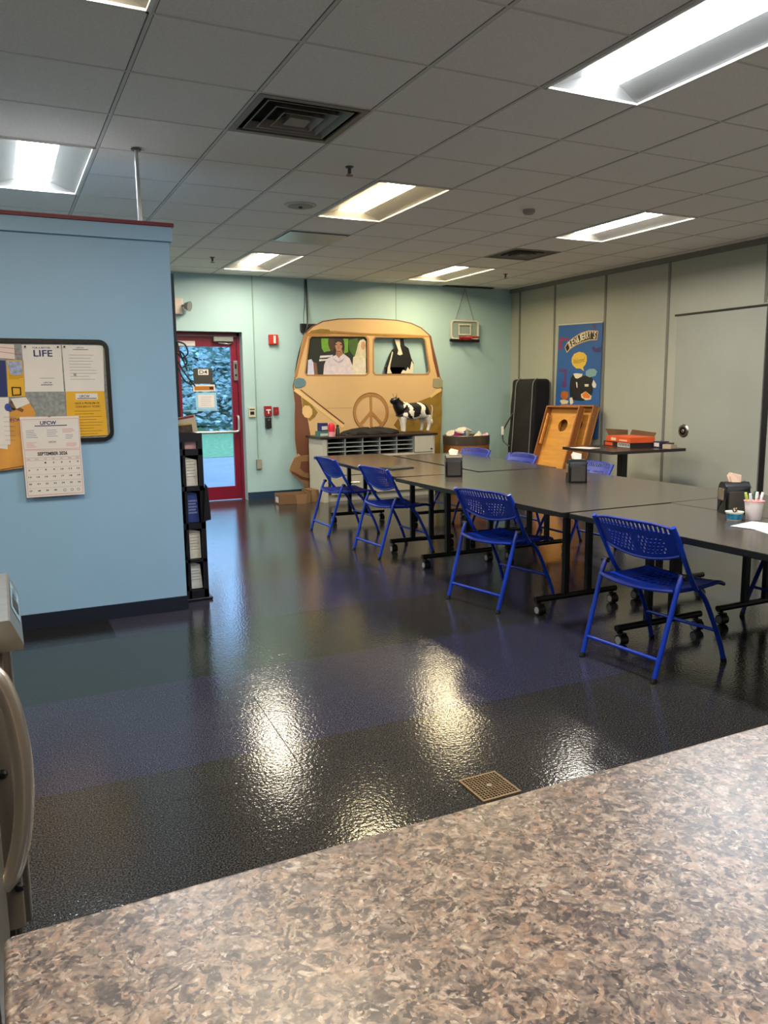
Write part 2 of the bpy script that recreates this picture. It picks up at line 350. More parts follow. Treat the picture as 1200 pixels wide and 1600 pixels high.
 'ban_bubble': [(5.123,1.784),(5.077,1.832),(4.981,1.855),(4.886,1.838),(4.832,1.797),(4.826,1.736),(4.852,1.682),(4.898,1.653),(4.873,1.603),(4.944,1.639),(5.031,1.642),(5.1,1.684),(5.127,1.735)],
 'ban_bubtext': [(5.092,1.733),(4.864,1.755)],
 'ban_red1': [(5.393,2.06),(5.192,2.047),(5.221,2.014),(5.331,2.018),(5.337,1.907),(5.397,1.891)],
 'ban_red2': [(4.732,1.906),(4.687,1.904),(4.668,1.879),(4.561,1.897),(4.567,1.826),(4.684,1.836),(4.721,1.864)],
 'ban_red2b': [(4.735,2.187),(4.681,2.177),(4.669,2.111),(4.705,2.126)],
 'ban_red3': [(5.388,1.645),(5.231,1.64),(5.231,1.486),(5.209,1.422),(5.258,1.391),(5.309,1.41),(5.311,1.461),(5.272,1.499),(5.275,1.601),(5.387,1.61)],
 'ban_jacket': [(5.133,1.522),(5.086,1.565),(5.027,1.545),(4.893,1.542),(4.763,1.551),(4.706,1.502),(4.686,1.453),(4.699,1.331),(4.733,1.283),(4.88,1.221),(5.014,1.226),(5.132,1.244),(5.153,1.358),(5.15,1.459)],
 'ban_w1': [(5.086,1.574),(5.028,1.58),(4.904,1.569),(4.912,1.536),(4.997,1.509),(5.045,1.518)],
 'ban_w2': [(5.028,1.467),(5.001,1.463),(4.992,1.389),(5.011,1.395)],
 'ban_w3': [(4.855,1.437),(4.777,1.436),(4.779,1.403),(4.85,1.406)],
 'ban_w4': [(5.149,1.257),(5.094,1.267),(5.072,1.194),(5.12,1.168),(5.14,1.193)],
 'ban_w5': [(4.922,1.307),(4.829,1.344),(4.715,1.283),(4.731,1.24),(4.824,1.231),(4.91,1.264)],
 'ban_orange': [(4.902,1.301),(4.829,1.342),(4.737,1.283),(4.75,1.252),(4.863,1.258)],
 'ban_bowl': [(4.839,1.602),(4.766,1.63),(4.675,1.628),(4.619,1.59),(4.653,1.537),(4.762,1.521),(4.837,1.547)],
 'ban_drop': [(4.687,1.489),(4.63,1.428),(4.646,1.386),(4.692,1.392),(4.712,1.429)],
 'ban_sun': [(5.326,1.333),(5.266,1.352),(5.185,1.333),(5.173,1.27),(5.222,1.238),(5.303,1.244),(5.335,1.282)],
 'ban_egg': [(5.353,1.224),(5.272,1.237),(5.171,1.219),(5.19,1.18),(5.311,1.173)],
}
T = .6096; H = 2.82; XR = 6.25; YF = 6.55; XL = -5.5; YB = -6.2
# ================================================================ SETTING
WALL_AQUA = M('aqua_paint', (166, 197, 201), .55, noise=(2, .03), bump=(60, .05))
WALL_BLUE = M('blue_paint', (142, 180, 212), .5, noise=(2, .03), bump=(60, .05))
WALL_GREY = M('grey_vinyl', (168, 170, 158), .5, noise=(1.2, .05), bump=(120, .06))
CEIL = M('ceiling_tile', (236, 233, 228), .9, noise=(90, .06), bump=(150, .3))
GRID = M('grid_metal', (206, 204, 200), .6)
NAVY = M('navy_rubber', (18, 26, 44), .45)
CRIM = M('crimson_paint', (122, 14, 44), .35, noise=(5, .08))
BLACK = M('black_plastic', (14, 14, 16), .4)
WHITE = M('white_paint', (226, 224, 216), .5)
STEEL = M('brushed_steel', (176, 172, 164), .28, 1, noise=(30, .08))
CHROME = M('chrome', (210, 210, 210), .15, 1, noise=None)
PAPER = M('paper_white', (222, 216, 212), .7, noise=(8, .03))
INK = M('ink_black', (24, 24, 30), .7, noise=None)

# floor: wide bands of dark sheet flooring
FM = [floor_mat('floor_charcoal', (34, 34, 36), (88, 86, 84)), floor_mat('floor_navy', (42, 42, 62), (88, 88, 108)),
      floor_mat('floor_green', (36, 44, 44), (74, 84, 80)), floor_mat('floor_black', (20, 19, 20), (52, 50, 50)), M('bounce_floor', (176, 170, 160), .4)]  # last one: pale unseen floor behind the counter, added to bounce light onto the ceiling
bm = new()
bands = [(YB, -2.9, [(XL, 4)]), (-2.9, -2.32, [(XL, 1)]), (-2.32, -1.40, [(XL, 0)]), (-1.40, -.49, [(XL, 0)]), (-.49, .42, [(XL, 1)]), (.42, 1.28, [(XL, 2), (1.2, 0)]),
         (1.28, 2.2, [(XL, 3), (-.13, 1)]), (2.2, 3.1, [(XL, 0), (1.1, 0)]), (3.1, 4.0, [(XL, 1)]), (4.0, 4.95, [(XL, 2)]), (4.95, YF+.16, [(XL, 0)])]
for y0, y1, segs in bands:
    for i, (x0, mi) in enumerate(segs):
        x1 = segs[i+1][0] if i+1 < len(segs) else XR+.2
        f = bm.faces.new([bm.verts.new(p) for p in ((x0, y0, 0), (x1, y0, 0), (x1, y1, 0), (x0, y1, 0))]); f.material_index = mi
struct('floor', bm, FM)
# thin welded seams in the flooring
bm = new()
for x0, y0, x1, y1 in ((.31, .05, .26, -.9), (-.2, -.72, 1.5, -.86), (1.95, .9, 2.02, .5)):
    v = Vector((x1-x0, y1-y0, 0)); n = v.cross(Vector((0, 0, 1))).normalized()*.0013
    bm.faces.new([bm.verts.new(Vector(p)) for p in ((x0-n.x, y0-n.y, .0012), (x1-n.x, y1-n.y, .0012), (x1+n.x, y1+n.y, .0012), (x0+n.x, y0+n.y, .0012))])
struct('trim_1', bm, M('seam', (12, 12, 12), .6))

# ceiling tiles, one mesh with openings for the lamps and vents
lamps = [(3, 8), (7, 8), (7, 3), (3, 3), (3, -2), (-1, 3), (-1, -2), (-1, -7), (3, -7), (-5, -2), (7, -2), (-5, 3), (-1, 8), (-5, 8)]
holes = {(i, j+k) for i, j in lamps for k in (0, 1)} | {(1, 1), (7, 6)}
bm = new()
for i in range(-9, 11):
    for j in range(-10, 11):
        if (i, j) in holes: continue
        x0, x1 = max(i*T, XL), min((i+1)*T, XR+.05); y0, y1 = max(j*T, YB), min((j+1)*T, YF+.05)
        bm.faces.new([bm.verts.new(p) for p in ((x0, y0, H), (x0, y1, H), (x1, y1, H), (x1, y0, H))])
struct('ceiling', bm, CEIL)
bm = new(); span(bm, XL-.2, XR+.2, YB-.2, YF+.2, H+.22, H+.4); struct('light_leak_slab', bm, M('slab', (60, 60, 60), .9))  # unseen slab added to stop sky light leaking in through the vents
lampcells = {}
for i, j in lamps: lampcells[i, j] = lampcells[i, j+1] = (i, j)
def crossed(i, j): return (i, j) in lampcells and lampcells.get((i, j)) == lampcells.get((i, j-1))
bm = new()
for i in range(-9, 11): span(bm, i*T-.008, i*T+.008, YB, YF, H-.003, H+.002)
for j in range(-10, 11):
    for i in range(-10, 11):
        if not crossed(i, j): span(bm, max(i*T, XL), min((i+1)*T, XR), j*T-.006, j*T+.006, H-.0025, H+.002)
struct('trim_2', bm, GRID)
bm = new()   # grey strip painted as tile-edge shade beside each bar where the tiles drop in
for i in range(-9, 11):
    for s in (-1, 1): span(bm, i*T+s*.0105-.0022, i*T+s*.0105+.0022, YB, YF, H-.0006, H+.002)
for j in range(-10, 11):
    for i in range(-10, 11):
        if not crossed(i, j): span(bm, max(i*T, XL), min((i+1)*T, XR), j*T+.0065, j*T+.0105, H-.0005, H+.002)
struct('trim_8', bm, M('tile_edge_shade', (120, 118, 114), .9))

# far wall with the door opening
DX0, DX1, DZ = 1.30, 2.18, 2.13
bm = new()
span(bm, XL, DX0, YF, YF+.2, 0, H+.3); span(bm, DX1, XR+.2, YF, YF+.2, 0, H+.3); span(bm, DX0, DX1, YF, YF+.2, DZ, H+.3)
struct('wall_far', bm, WALL_AQUA)
bm = new()
for x in (2.33, 4.35): span(bm, x-.004, x+.004, YF-.003, YF+.01, .1 if x > 3 else .52, H)
span(bm, .2, .208, YF-.003, YF+.01, .1, H)
struct('trim_3', bm, M('wall_seam', (128, 150, 146), .6))
bm = new(); span(bm, DX1+.002, XR, YF-.012, YF, 0, .1); span(bm, XL, DX0-.002, YF-.012, YF, 0, .1); struct('baseboard_far', bm, M('teal_rubber', (22, 52, 78), .5))

# right folding-panel wall
bm = new(); span(bm, XR, XR+.2, YB, YF+.2, 0, H+.3); struct('wall_right', bm, WALL_GREY)
bm = new()
for y in (6.33, 5.53, 4.53, 3.49, 2.22, 1.1, 0.0, -1.1, -2.2, -3.3, -4.4):
    span(bm, XR-.006, XR+.02, y-.018, y+.018, 0 if y != 2.22 else 2.2, H)
span(bm, XR-.03, XR+.02, YB, YF, H-.055, H)
struct('trim_4', bm, M('panel_seam', (112, 112, 106), .5))
bm = new(); span(bm, XR-.012, XR+.01, 2.13, 3.38, 2.165, 2.185); span(bm, XR-.012, XR+.01, 2.12, 2.175, 0, 2.165)
struct('trim_5', bm, BLACK)
d2 = bpy.data.objects.new('door_2', None); COL.objects.link(d2); d2['kind'] = 'structure'; d2.location = (XR, 2.76, 0)
bm = new(); span(bm, -.022, 0, -.575, .575, .02, 2.16, bev=.006); obj('door_panel', bm, M('door_laminate', (158, 162, 154), .42, noise=(1.0, .08)), d2)
bm = new(); cyl(bm, (-.0335, .41, .9), (-.022, .41, .9), .062, .075, n=28); cyl(bm, (-.0345, .41, .9), (-.0336, .41, .9), .045, n=28, mi=1); cyl(bm, (-.042, .41, .9), (-.0346, .41, .9), .016, .022, n=18)
o = obj('door_handle', bm, [STEEL, M('dark_cup', (60, 60, 58), .3, 1)], d2, True)
bm = new(); span(bm, XL-.2, XL, YB, YF+.2, 0, H+.3); struct('wall_left', bm, WALL_BLUE)
bm = new(); span(bm, XL-.2, XR+.2, YB-.2, YB, 0, H+.3); struct('wall_back', bm, WHITE)

# short partition wall
PX, PY = .362, 1.70
bm = new(); span(bm, XL, PX, PY, PY+.12, 0, 2.285); struct('wall_partition', bm, WALL_BLUE)
bm = new(); span(bm, XL, PX+.018, PY-.02, PY+.14, 2.285, 2.37, bev=.003); struct('trim_6', bm, WALL_BLUE)
bm = new(); span(bm, XL, PX+.028, PY-.03, PY+.15, 2.37, 2.39); struct('trim_7', bm, M('crimson_cap', (116, 24, 50), .5))
bm = new(); span(bm, XL, PX+.02, PY-.022, PY+.142, 2.3902, 2.393); struct('trim_9', bm, M('cap_plate', (150, 150, 150), .6))  # unseen grey plate added to keep red bounce off the ceiling
bm = new(); span(bm, XL, PX+.004, PY-.012, PY, 0, .09); struct('baseboard_partition', bm, NAVY)

# far door: crimson frame, glass, closer, push bar, signs
door = bpy.data.objects.new('door_1', None); COL.objects.link(door); door['kind'] = 'structure'; door.location = (0, 6.70, 0)
bm = new()
span(bm, DX0, DX0+.035, -.02, .08, 0, DZ); span(bm, DX1-.035, DX1, -.02, .08, 0, DZ); span(bm, DX0, DX1, -.02, .08, 2.09, DZ)
obj('door_frame', bm, CRIM, door)
gx0, gx1, gz0, gz1 = 1.43, 2.065, .18, 1.955
bm = new()
span(bm, DX0+.04, gx0, 0, .045, .01, 2.085); span(bm, gx1, DX1-.04, 0, .045, .01, 2.085)
span(bm, gx0, gx1, 0, .045, .01, gz0); span(bm, gx0, gx1, 0, .045, gz1, 2.085)
obj('door_leaf', bm, CRIM, door)
bm = new(); span(bm, gx0, gx1, .02, .026, gz0, gz1); obj('door_glass', bm, glass_mat(), door)
bm = new(); tube(bm, [(1.40, -.06, .885), (2.08, -.06, .885)], .017, sm=False); tube(bm, [(2.08, -.06, .885), (2.115, -.06, .9), (2.12, -.06, .96), (2.12, -.06, 1.07), (2.12, -.005, 1.08)], .014)
for x in (1.42,): cyl(bm, (x, -.06, .885), (x, 0, .885), .014)
obj('door_handle', bm, M('satin_bar', (196, 200, 204), .3, .6), door, True)
bm = new(); span(bm, 1.84, 2.09, -.07, -.001, 2.015, 2.075, bev=.006); tube(bm, [(1.90, -.05, 2.0), (2.02, -.09, 1.985), (2.09, -.02, 2.0)], .008, sm=False)
obj('door_closer', bm, M('closer_grey', (150, 152, 150), .35, .5), door)
bm = new(); span(bm, 2.088, 2.145, -.03, -.001, 1.53, 1.78, bev=.006); cyl(bm, (2.116, -.04, 1.6), (2.116, -.03, 1.6), .014, mi=1); span(bm, 2.105, 2.128, -.035, -.03, 1.68, 1.74, mi=1)
obj('door_lock', bm, [STEEL, BLACK], door)
bm = new(); span(bm, 1.40, 1.62, -.004, -.0005, 1.96, 2.02); obj('door_notice', bm, PAPER, door)
mp = FY(.018)
bm = new(); prism(bm, rrect(1.585, 1.495, 1.825, 1.685, .012), mp, 0, .004); prism(bm, rect(1.645, 1.605, 1.775, 1.675), mp, .004, .005, 1)
text(bm, 'D4', mp, 1.66, 1.617, 1.76, 1.663, .0056, .01, 2)
obj('door_sign', bm, [M('sign_grey', (58, 54, 50), .5), PAPER, INK], door)
bm = new(); prism(bm, rect(1.575, 1.40, 1.85, 1.485), mp, 0, .003); prism(bm, rect(1.59, 1.415, 1.835, 1.465), mp, .003, .004, 1); prism(bm, rect(1.78, 1.425, 1.83, 1.455), mp, .004, .0045, 2)
obj('door_sticker', bm, [PAPER, M('sticker_orange', (176, 112, 34), .5), INK], door)
bm = new(); prism(bm, rect(1.60, 1.17, 1.865, 1.385), mp, 0, .003); prism(bm, rect(1.63, 1.20, 1.835, 1.36), mp, .003, .004, 1)
for k in range(5): prism(bm, rect(1.66, 1.225+.025*k, 1.80-.01*(k % 2), 1.23+.025*k), mp, .004, .0045, 2)
span(bm, 1.44, 1.89, .016, .019, 1.155, 1.167)
obj('door_notice', bm, [M('notice_blue', (150, 200, 226), .5), PAPER, M('notice_ink', (176, 160, 190), .6)], door)

# outside
bm = new(); span(bm, -12, 30, YF+.2, 13.6, -.12, -.01); struct('ground_pavement', bm, M('concrete', (112, 116, 122), .8, noise=(1.5, .1), bump=(30, .2)))
bm = new(); span(bm, -20, 60, 13.6, 45, -.12, 0.0); struct('ground_lawn', bm, M('lawn', (110, 150, 100), .9, noise=(9, .35), bump=(60, 1, .05)))
leafm = M('hedge_leaf', (158, 176, 176), .6, noise=(3, .5))
bm = new(); rnd = random.Random(3)
for k in range(11000):
    x = rnd.uniform(-3, 17); z = rnd.random()**.8*(3.9+.5*math.sin(x*1.3)+.3*math.sin(x*3.1)); y = 24.5+rnd.random()*2.2-.12*z+.6*math.sin(x*1.7+z)
    s = rnd.uniform(.07, .18); q = Matrix.Rotation(rnd.uniform(0, 6.3), 3, 'Z') @ Matrix.Rotation(rnd.uniform(-1.2, 1.2), 3, 'X')
    pts = [q @ Vector(v)*s+Vector((x, y, z)) for v in ((-1, 0, 0), (0, 0, -.45), (1, 0, 0), (0, 0, .5))]
    bm.faces.new([bm.verts.new(p) for p in pts])
o = obj('hedge_leaves', bm, leafm, norm=False); tag(o, 'dense green tree foliage beyond the lawn seen through the glass door', 'foliage'); o['kind'] = 'stuff'
bm = new(); span(bm, -6, 22, 28.6, 30.6, 0, 3.6); 
bmesh.ops.subdivide_edges(bm, edges=bm.edges[:], cuts=14, use_grid_fill=True)
for v in bm.verts: v.co += Vector((rnd.uniform(-.6, .6), rnd.uniform(-.6, .3), rnd.uniform(-.4, .6) if v.co.z > .2 else 0))
tag(obj('hedge', bm, M('hedge_dark', (70, 100, 84), .9, noise=(2, .4))), 'tall dark hedge bank behind the leaves beyond the lawn', 'hedge')

# ================================================================ LAMPS AND CEILING FITTINGS
YELL = (1, .81, .48, 1); WARM, COLD, NEUT = (1, .87, .66, 1), (.84, .92, 1, 1), (1, .94, .82, 1)
lamp_info = {(3, 8): (WARM, 'recessed ceiling light in the far row, above the glass door end of far wall'),
 (7, 8): (YELL, 'recessed ceiling light in the far row, above the basketball hoop'),
 (7, 3): (NEUT, 'recessed ceiling light nearest to the grey panelled right wall'),
 (3, 3): (YELL, 'recessed ceiling light between square vent and round ceiling speaker, middle of the room'),
 (3, -2): (COLD, 'large very bright white ceiling light at the top right of the photo'),
 (-1, 3): (COLD, 'bright white ceiling light just above the left partition wall'),
 (-1, -2): (WARM, 'ceiling light cut off by the top edge, only its yellow lower end visible'),
 (-1, -7): (WARM, 'added unseen ceiling light over the kitchen behind the counter, left one'),  # this and the next lamp are unseen, added to light the room
 (3, -7): (COLD, 'added unseen ceiling light over the kitchen behind the counter, right one'),
 (-5, -2): (WARM, 'recessed ceiling light in the left side of the kitchen'),
 (7, -2): (NEUT, 'recessed ceiling light by right wall near the counter end'),
 (-5, 3): (WARM, 'recessed ceiling light hidden behind the blue partition, near row'), (-1, 8): (WARM, 'recessed ceiling light hidden behind the blue partition, nearest the glass door'), (-5, 8): (WARM, 'recessed ceiling light hidden behind the blue partition, far left')}
REFL = M('reflector_white', (140, 138, 134), .45, noise=(5, .02))
EM = {c: emit_mat('lens_%d' % i, c, LAMP*s) for i, (c, s) in enumerate(((WARM, .9), (COLD, 1.15), (NEUT, 1.0), (YELL, .9)))}
for (i, j), (c, lab) in lamp_info.items():
    x0, y0 = i*T, j*T
    t = thing('ceiling_light', lab, 'ceiling light', (x0+T/2, y0+T, H), 0, 'recessed fluorescent ceiling lights')
    a, b = T/2-.012, T-.012
    bm = new()
    for s in (-1, 1):
        span(bm, s*(a-.012), s*(a+.006), -b-.006, b+.006, -.009, .001); span(bm, -a, a, s*(b-.012), s*(b+.006), -.009, .001)
    obj('frame', bm, WHITE, t)
    bm = new(); ai, bi, h = .115, .54, .05
    def V(x, y, z): return bm.verts.new((x, y, z))
    o4 = [V(-a, -b, 0), V(a, -b, 0), V(a, b, 0), V(-a, b, 0)]; i4 = [V(-ai, -bi, h), V(ai, -bi, h), V(ai, bi, h), V(-ai, bi, h)]
    for k in range(4): bm.faces.new((o4[k], o4[(k+1) % 4], i4[(k+1) % 4], i4[k]))
    u4 = [V(-a, -b, .12), V(a, -b, .12), V(a, b, .12), V(-a, b, .12)]
    bm.faces.new(u4)
    for k in range(4): bm.faces.new((o4[k], o4[(k+1) % 4], u4[(k+1) % 4], u4[k]))
    obj('reflector', bm, REFL, t, norm=False)
    bm = new()
    pr = [(-ai, h-.001), (-ai*.9, h-.004), (-ai*.5, h-.006), (0, h-.007), (ai*.5, h-.006), (ai*.9, h-.004), (ai, h-.001)]
    r0 = [V(x, -bi, z) for x, z in pr]; r1 = [V(x, bi, z) for x, z in pr]
    for k in range(6): bm.faces.new((r0[k], r0[k+1], r1[k+1], r1[k]))
    bm.faces.new(r0); bm.faces.new(r1)
    obj('diffuser', bm, EM[c], t)

def vent(i, j, lab, big):
    t = thing('ceiling_vent', lab, 'vent', ((i+.5)*T, (j+.5)*T, H), 0, 'square ceiling air diffusers')
    VM = M('vent_metal', (118, 114, 108), .5, .2)
    bm = new(); span(bm, -.298, .298, -.298, .298, .05, .06); obj('backing', bm, M('duct_dark', (20, 20, 20), .8), t)
    bm = new()
    for s in (-1, 1):
        span(bm, s*.298, s*.262, -.298, .298, -.006, .006); span(bm, -.262, .262, s*.298, s*.262, -.006, .006)
    obj('frame', bm, VM, t)
    for n, R0 in enumerate((.235, .175, .115)):
        bm = new(); r1 = R0-.035
        def q(r, z): return [bm.verts.new((x*r, y*r, z)) for x, y in ((-1, -1), (1, -1), (1, 1), (-1, 1))]
        A, B = q(R0, -.004-.004*n), q(r1, .03); A2, B2 = q(R0-.008, -.004-.004*n), q(r1-.004, .03)
        for k in range(4):
            bm.faces.new((A[k], A[(k+1) % 4], B[(k+1) % 4], B[k])); bm.faces.new((A2[k], A2[(k+1) % 4], B2[(k+1) % 4], B2[k]))
            bm.faces.new((A[k], A[(k+1) % 4], A2[(k+1) % 4], A2[k]))
        obj('louver', bm, VM, t)
    bm = new(); span(bm, -.06, .06, -.06, .06, -.014, .02); obj('centre_plate', bm, VM, t)
vent(1, 1, 'large square four-way ceiling air vent near the bright lamps, left of centre', 1)
vent(7, 6, 'small looking ceiling air vent near the far right corner of the ceiling', 0)
bm = new(); span(bm, 3*T+.015, 4*T-.02, 6.05*T, 6.85*T, H-.012, H-.004, bev=.002); 
tag(obj('ceiling_access_panel', bm, M('panel_blue', (120, 140, 158), .3, .5)), 'flat bluish access panel in the ceiling below the round speaker', 'panel')
t = thing('ceiling_speaker', 'round white ceiling speaker beside the middle ceiling light', 'speaker', (2.62*T, 4.5*T, H))
bm = new(); lathe(bm, [(.125, 0), (.125, -.006), (.11, -.010)], n=32); obj('trim_ring', bm, M('cream_plastic', (196, 190, 172), .5), t, True)
bm = new(); lathe(bm, [(.10, -.010), (.09, -.013), (.02, -.015)], n=28); obj('grille', bm, M('grille', (150, 148, 138), .6), t, True)
bm = new(); lathe(bm, [(.016, -.015), (.016, -.022), (.006, -.026)], n=14); obj('cone_cap', bm, BLACK, t, True)
for x, y, lab in ((2.5, 2.65, 'small ceiling sprinkler head between large vent and middle ceiling light'), (2.54, 8.8, 'small ceiling sprinkler head left of the far row light'),
                  (8.6, 8.6, 'tiny ceiling sprinkler near the far right corner above the panelled wall')):
    t = thing('sprinkler_head', lab, 'sprinkler', (x*T, y*T, H), 0, 'ceiling sprinklers')
    bm = new(); lathe(bm, [(.028, 0), (.026, -.006), (.012, -.01), (.011, -.04), (.006, -.044)], n=16); obj('body', bm, M('sprinkler_grey', (90, 88, 84), .4, .6), t, True)
    bm = new(); cyl(bm, (0, 0, -.056), (0, 0, -.053), .024, n=16); tube(bm, [(-.01, 0, -.04), (-.014, 0, -.048), (0, 0, -.053)], .002, sm=False); obj('deflector', bm, M('sprinkler_dark', (60, 58, 56), .4, .6), t)
bm = new(); lathe(bm, [(.05, 0), (.05, -.02), (.035, -.035), (.01, -.038)], (5.5*T, 3.57*T, H), n=20)
tag(obj('smoke_detector', bm, M('detector_grey', (150, 146, 138), .5), smooth=True), 'small round detector on the ceiling beside the right wall light', 'detector')
t = thing('support_rod', 'thin white steel rod between top of blue partition and ceiling', 'rod', (.21, 1.76, 2.39))
bm = new(); cyl(bm, (0, 0, .0), (0, 0, H-2.39), .0115, n=14); obj('rod', bm, M('rod_grey', (188, 190, 192), .35, .3), t, True)
bm = new(); cyl(bm, (0, 0, H-2.39-.012), (0, 0, H-2.39-.007), .03, n=16); obj('flange', bm, M('rod_dark', (80, 80, 84), .5), t)
# ================================================================ COUNTER AND KITCHEN APPLIANCES
t = thing('kitchen_counter', 'speckled brown and grey laminate counter across the bottom foreground', 'counter', (-.668, -2.729, 0))
bm = new(); span(bm, 0, 4.2, -.95, 0, .962, 1.0)
es = [e for e in bm.edges if all(v.co.z > .99 for v in e.verts) or all(abs(v.co.x) < .001 and v.co.y > -.01 for v in e.verts)]
bmesh.ops.bevel(bm, geom=es, offset=.006, segments=3, affect='EDGES', profile=.5)
obj('countertop', bm, granite_mat(), t, True)
bm = new(); span(bm, .03, 4.17, -.9, -.03, .09, .962); span(bm, .08, 4.1, -.85, -.08, 0, .09); obj('base_cabinet', bm, M('cabinet_brown', (92, 74, 60), .5), t)

t = thing('dishwasher_cabinet', 'stainless steel appliance with sloped control panel at the left edge', 'appliance', (-.655, -1.57, 0))
DARKS = M('steel_dark', (92, 90, 88), .3, 1, noise=(20, .1)); SATIN = M('steel_satin', (128, 118, 106), .4, .45)
bm = new(); span(bm, -.62, -.004, 0, .42, .25, .875, bev=.004); obj('body', bm, STEEL, t)
bm = new()   # control box: top plate plus wedge with a sloping front
pf = [(-.62, .878), (-.62, .935), (-.002, .943), (.002, .941), (.023, .890), (.021, .880)]
prism(bm, pf, lambda a, b, d: Vector((a, -.06+d, b)), 0, .47); obj('control_box', bm, STEEL, t)
bm = new()
n = Vector((.051, 0, .021)).normalized()
def cp(a, b): return Vector((.002, a, .941)).lerp(Vector((.023, a, .890)), b)+n*.001
for a0, a1, b0, b1, mi in ((.08, .34, .12, .88, 0), (.12, .22, .25, .75, 1), (.24, .31, .3, .6, 2)):
    bm.faces.new([bm.verts.new(cp(a, b)+n*.001*mi) for a, b in ((a0, b0), (a1, b0), (a1, b1), (a0, b1))]).material_index = mi
obj('control_panel', bm, [M('panel_pale', (150, 178, 192), .25, .3), BLACK, CHROME], t)
bm = new(); span(bm, -.35, -.018, -.022, -.001, .255, .86, bev=.003); obj('door_edge', bm, SATIN, t)
for x, z in ((-.037, .61), (-.024, .352)):
    bm = new(); lathe(bm, [(.010, 0), (.010, .004), (.006, .009), (.001, .010)], n=16)
    o = obj('bolt', bm, BLACK, t, True); o.location = (x, -.0225, z); o.rotation_euler = (math.pi/2, 0, 0)
for x in (-.58, -.05):
    for y in (.04, .38):
        bm = new(); cyl(bm, (x, y, 0), (x, y, .255), .02, .024); obj('leg', bm, DARKS, t, True)

t = thing('refrigerator', 'undercounter stainless unit with a big bowed tubular handle, left edge', 'appliance', (-.715, -2.25, 0))
bm = new(); span(bm, -.6, 0, 0, .55, .1, .93, bev=.004); obj('body', bm, STEEL, t)
bm = new(); span(bm, .001, .014, .01, .54, .33, .92, bev=.002); obj('door', bm, STEEL, t)
bm = new(); span(bm, .001, .020, .01, .54, .11, .32, bev=.002); obj('drawer', bm, DARKS, t)
bm = new(); tube(bm, [(.012, .47, .90), (.035, .47, .875), (.052, .47, .82), (.061, .47, .75), (.063, .47, .69), (.060, .47, .63), (.050, .47, .56), (.032, .47, .50), (.012, .47, .475)], .0175, n=16, k=8)
obj('handle', bm, M('handle_steel', (214, 204, 190), .27, .88, noise=None), t, True)
bm = new()
for x in (-.55, -.05):
    for y in (.05, .5): cyl(bm, (x, y, 0), (x, y, .11), .02)
obj('foot', bm, BLACK, t)

# ================================================================ TABLES
TOP = M('table_laminate', (70, 63, 58), .2, noise=(14, .10), bump=(200, .03))
EDGE = M('table_edge', (16, 16, 18), .4); TM = M('table_metal', (20, 20, 23), .35, .3); WHEEL = M('caster_grey', (150, 150, 150), .4)
TZ = .69
def SC(x, y): return (-.642+(x+.642)*1.045, -3.31+(y+3.31)*1.045)
def table(name, lab, x0, x1, y0, y1, rz=0, frames=((.32,), (.32,)), th=.028, px=.09):
    (x0, y0), (x1, y1) = SC(x0, y0), SC(x1, y1)
    cx, cy = (x0+x1)/2, (y0+y1)/2; hw, hl = (x1-x0)/2, (y1-y0)/2
    t = thing(name, lab, 'table', (cx, cy, 0), rz, 'dark folding tables pushed together')
    bm = new(); prism(bm, rrect(-hw+.003, -hl+.003, hw-.003, hl-.003, .02), lambda a, b, d: Vector((a, b, d)), TZ-.002, TZ); obj('tabletop', bm, TOP, t)
    bm = new(); prism(bm, rrect(-hw, -hl, hw, hl, .022), lambda a, b, d: Vector((a, b, d)), TZ-th, TZ-.0022); obj('edge_band', bm, EDGE, t)
    z1 = TZ-th
    bm = new()
    for s in (-1, 1): span(bm, s*(hw-.12)-.015, s*(hw-.12)+.015, -hl+.22, hl-.22, z1-.03, z1)
    obj('rail', bm, TM, t)
    for s in (-1, 1):
        y = s*(hl-.33); wv = min(hw-.08, .32)
        for cx2 in ((0,) if hw < .5 else (-hw/2, hw/2)):
            bm = new(); tube(bm, [(cx2-wv, y, .095), (cx2+wv, y, .095)], .019, n=10, sm=False); obj('base_bar', bm, TM, t, True)
            for q in (-1, 1):
                bm = new(); span(bm, cx2+q*px-.019, cx2+q*px+.019, y-.015, y+.015, .1, z1-.001); obj('post', bm, TM, t)
                bm = new(); cyl(bm, (cx2+q*(wv-.03), y, .05), (cx2+q*(wv-.03), y, .09), .011, n=10)
                span(bm, cx2+q*(wv-.03)-.018, cx2+q*(wv-.03)+.018, y-.028, y+.012, .0615, .07)
                c = obj('caster', bm, TM, t)
                bm = new(); xx = cx2+q*(wv-.03)
                cyl(bm, (xx-.024, y-.01, .031), (xx+.024, y-.01, .031), .03, n=20)
                obj('wheel', bm, BLACK, c, True)
                bm = new(); cyl(bm, (xx-.028, y-.01, .031), (xx-.0245, y-.01, .031), .021, n=16); obj('hub_cap', bm, WHEEL, c, True)
    return t
table('folding_table', 'nearest dark table, with the marker cup, papers and napkin dispenser at right edge', 2.075, 2.825, -1.95, .025)
table('folding_table', 'dark table top behind the marker cup, closest to the grey panel door', 2.83, 3.58, -1.9, .045)
table('folding_table', 'wide middle dark table carrying two black napkin dispensers', 2.055, 3.56, .05, 2.07)
table('folding_table', 'far dark table in front of the white cubby cabinet', 2.17, 2.90, 2.09, 4.30, -.07)
table('folding_table', 'far dark table on the wall side, toward the cardboard drum', 2.925, 3.68, 2.10, 3.95, -.07)

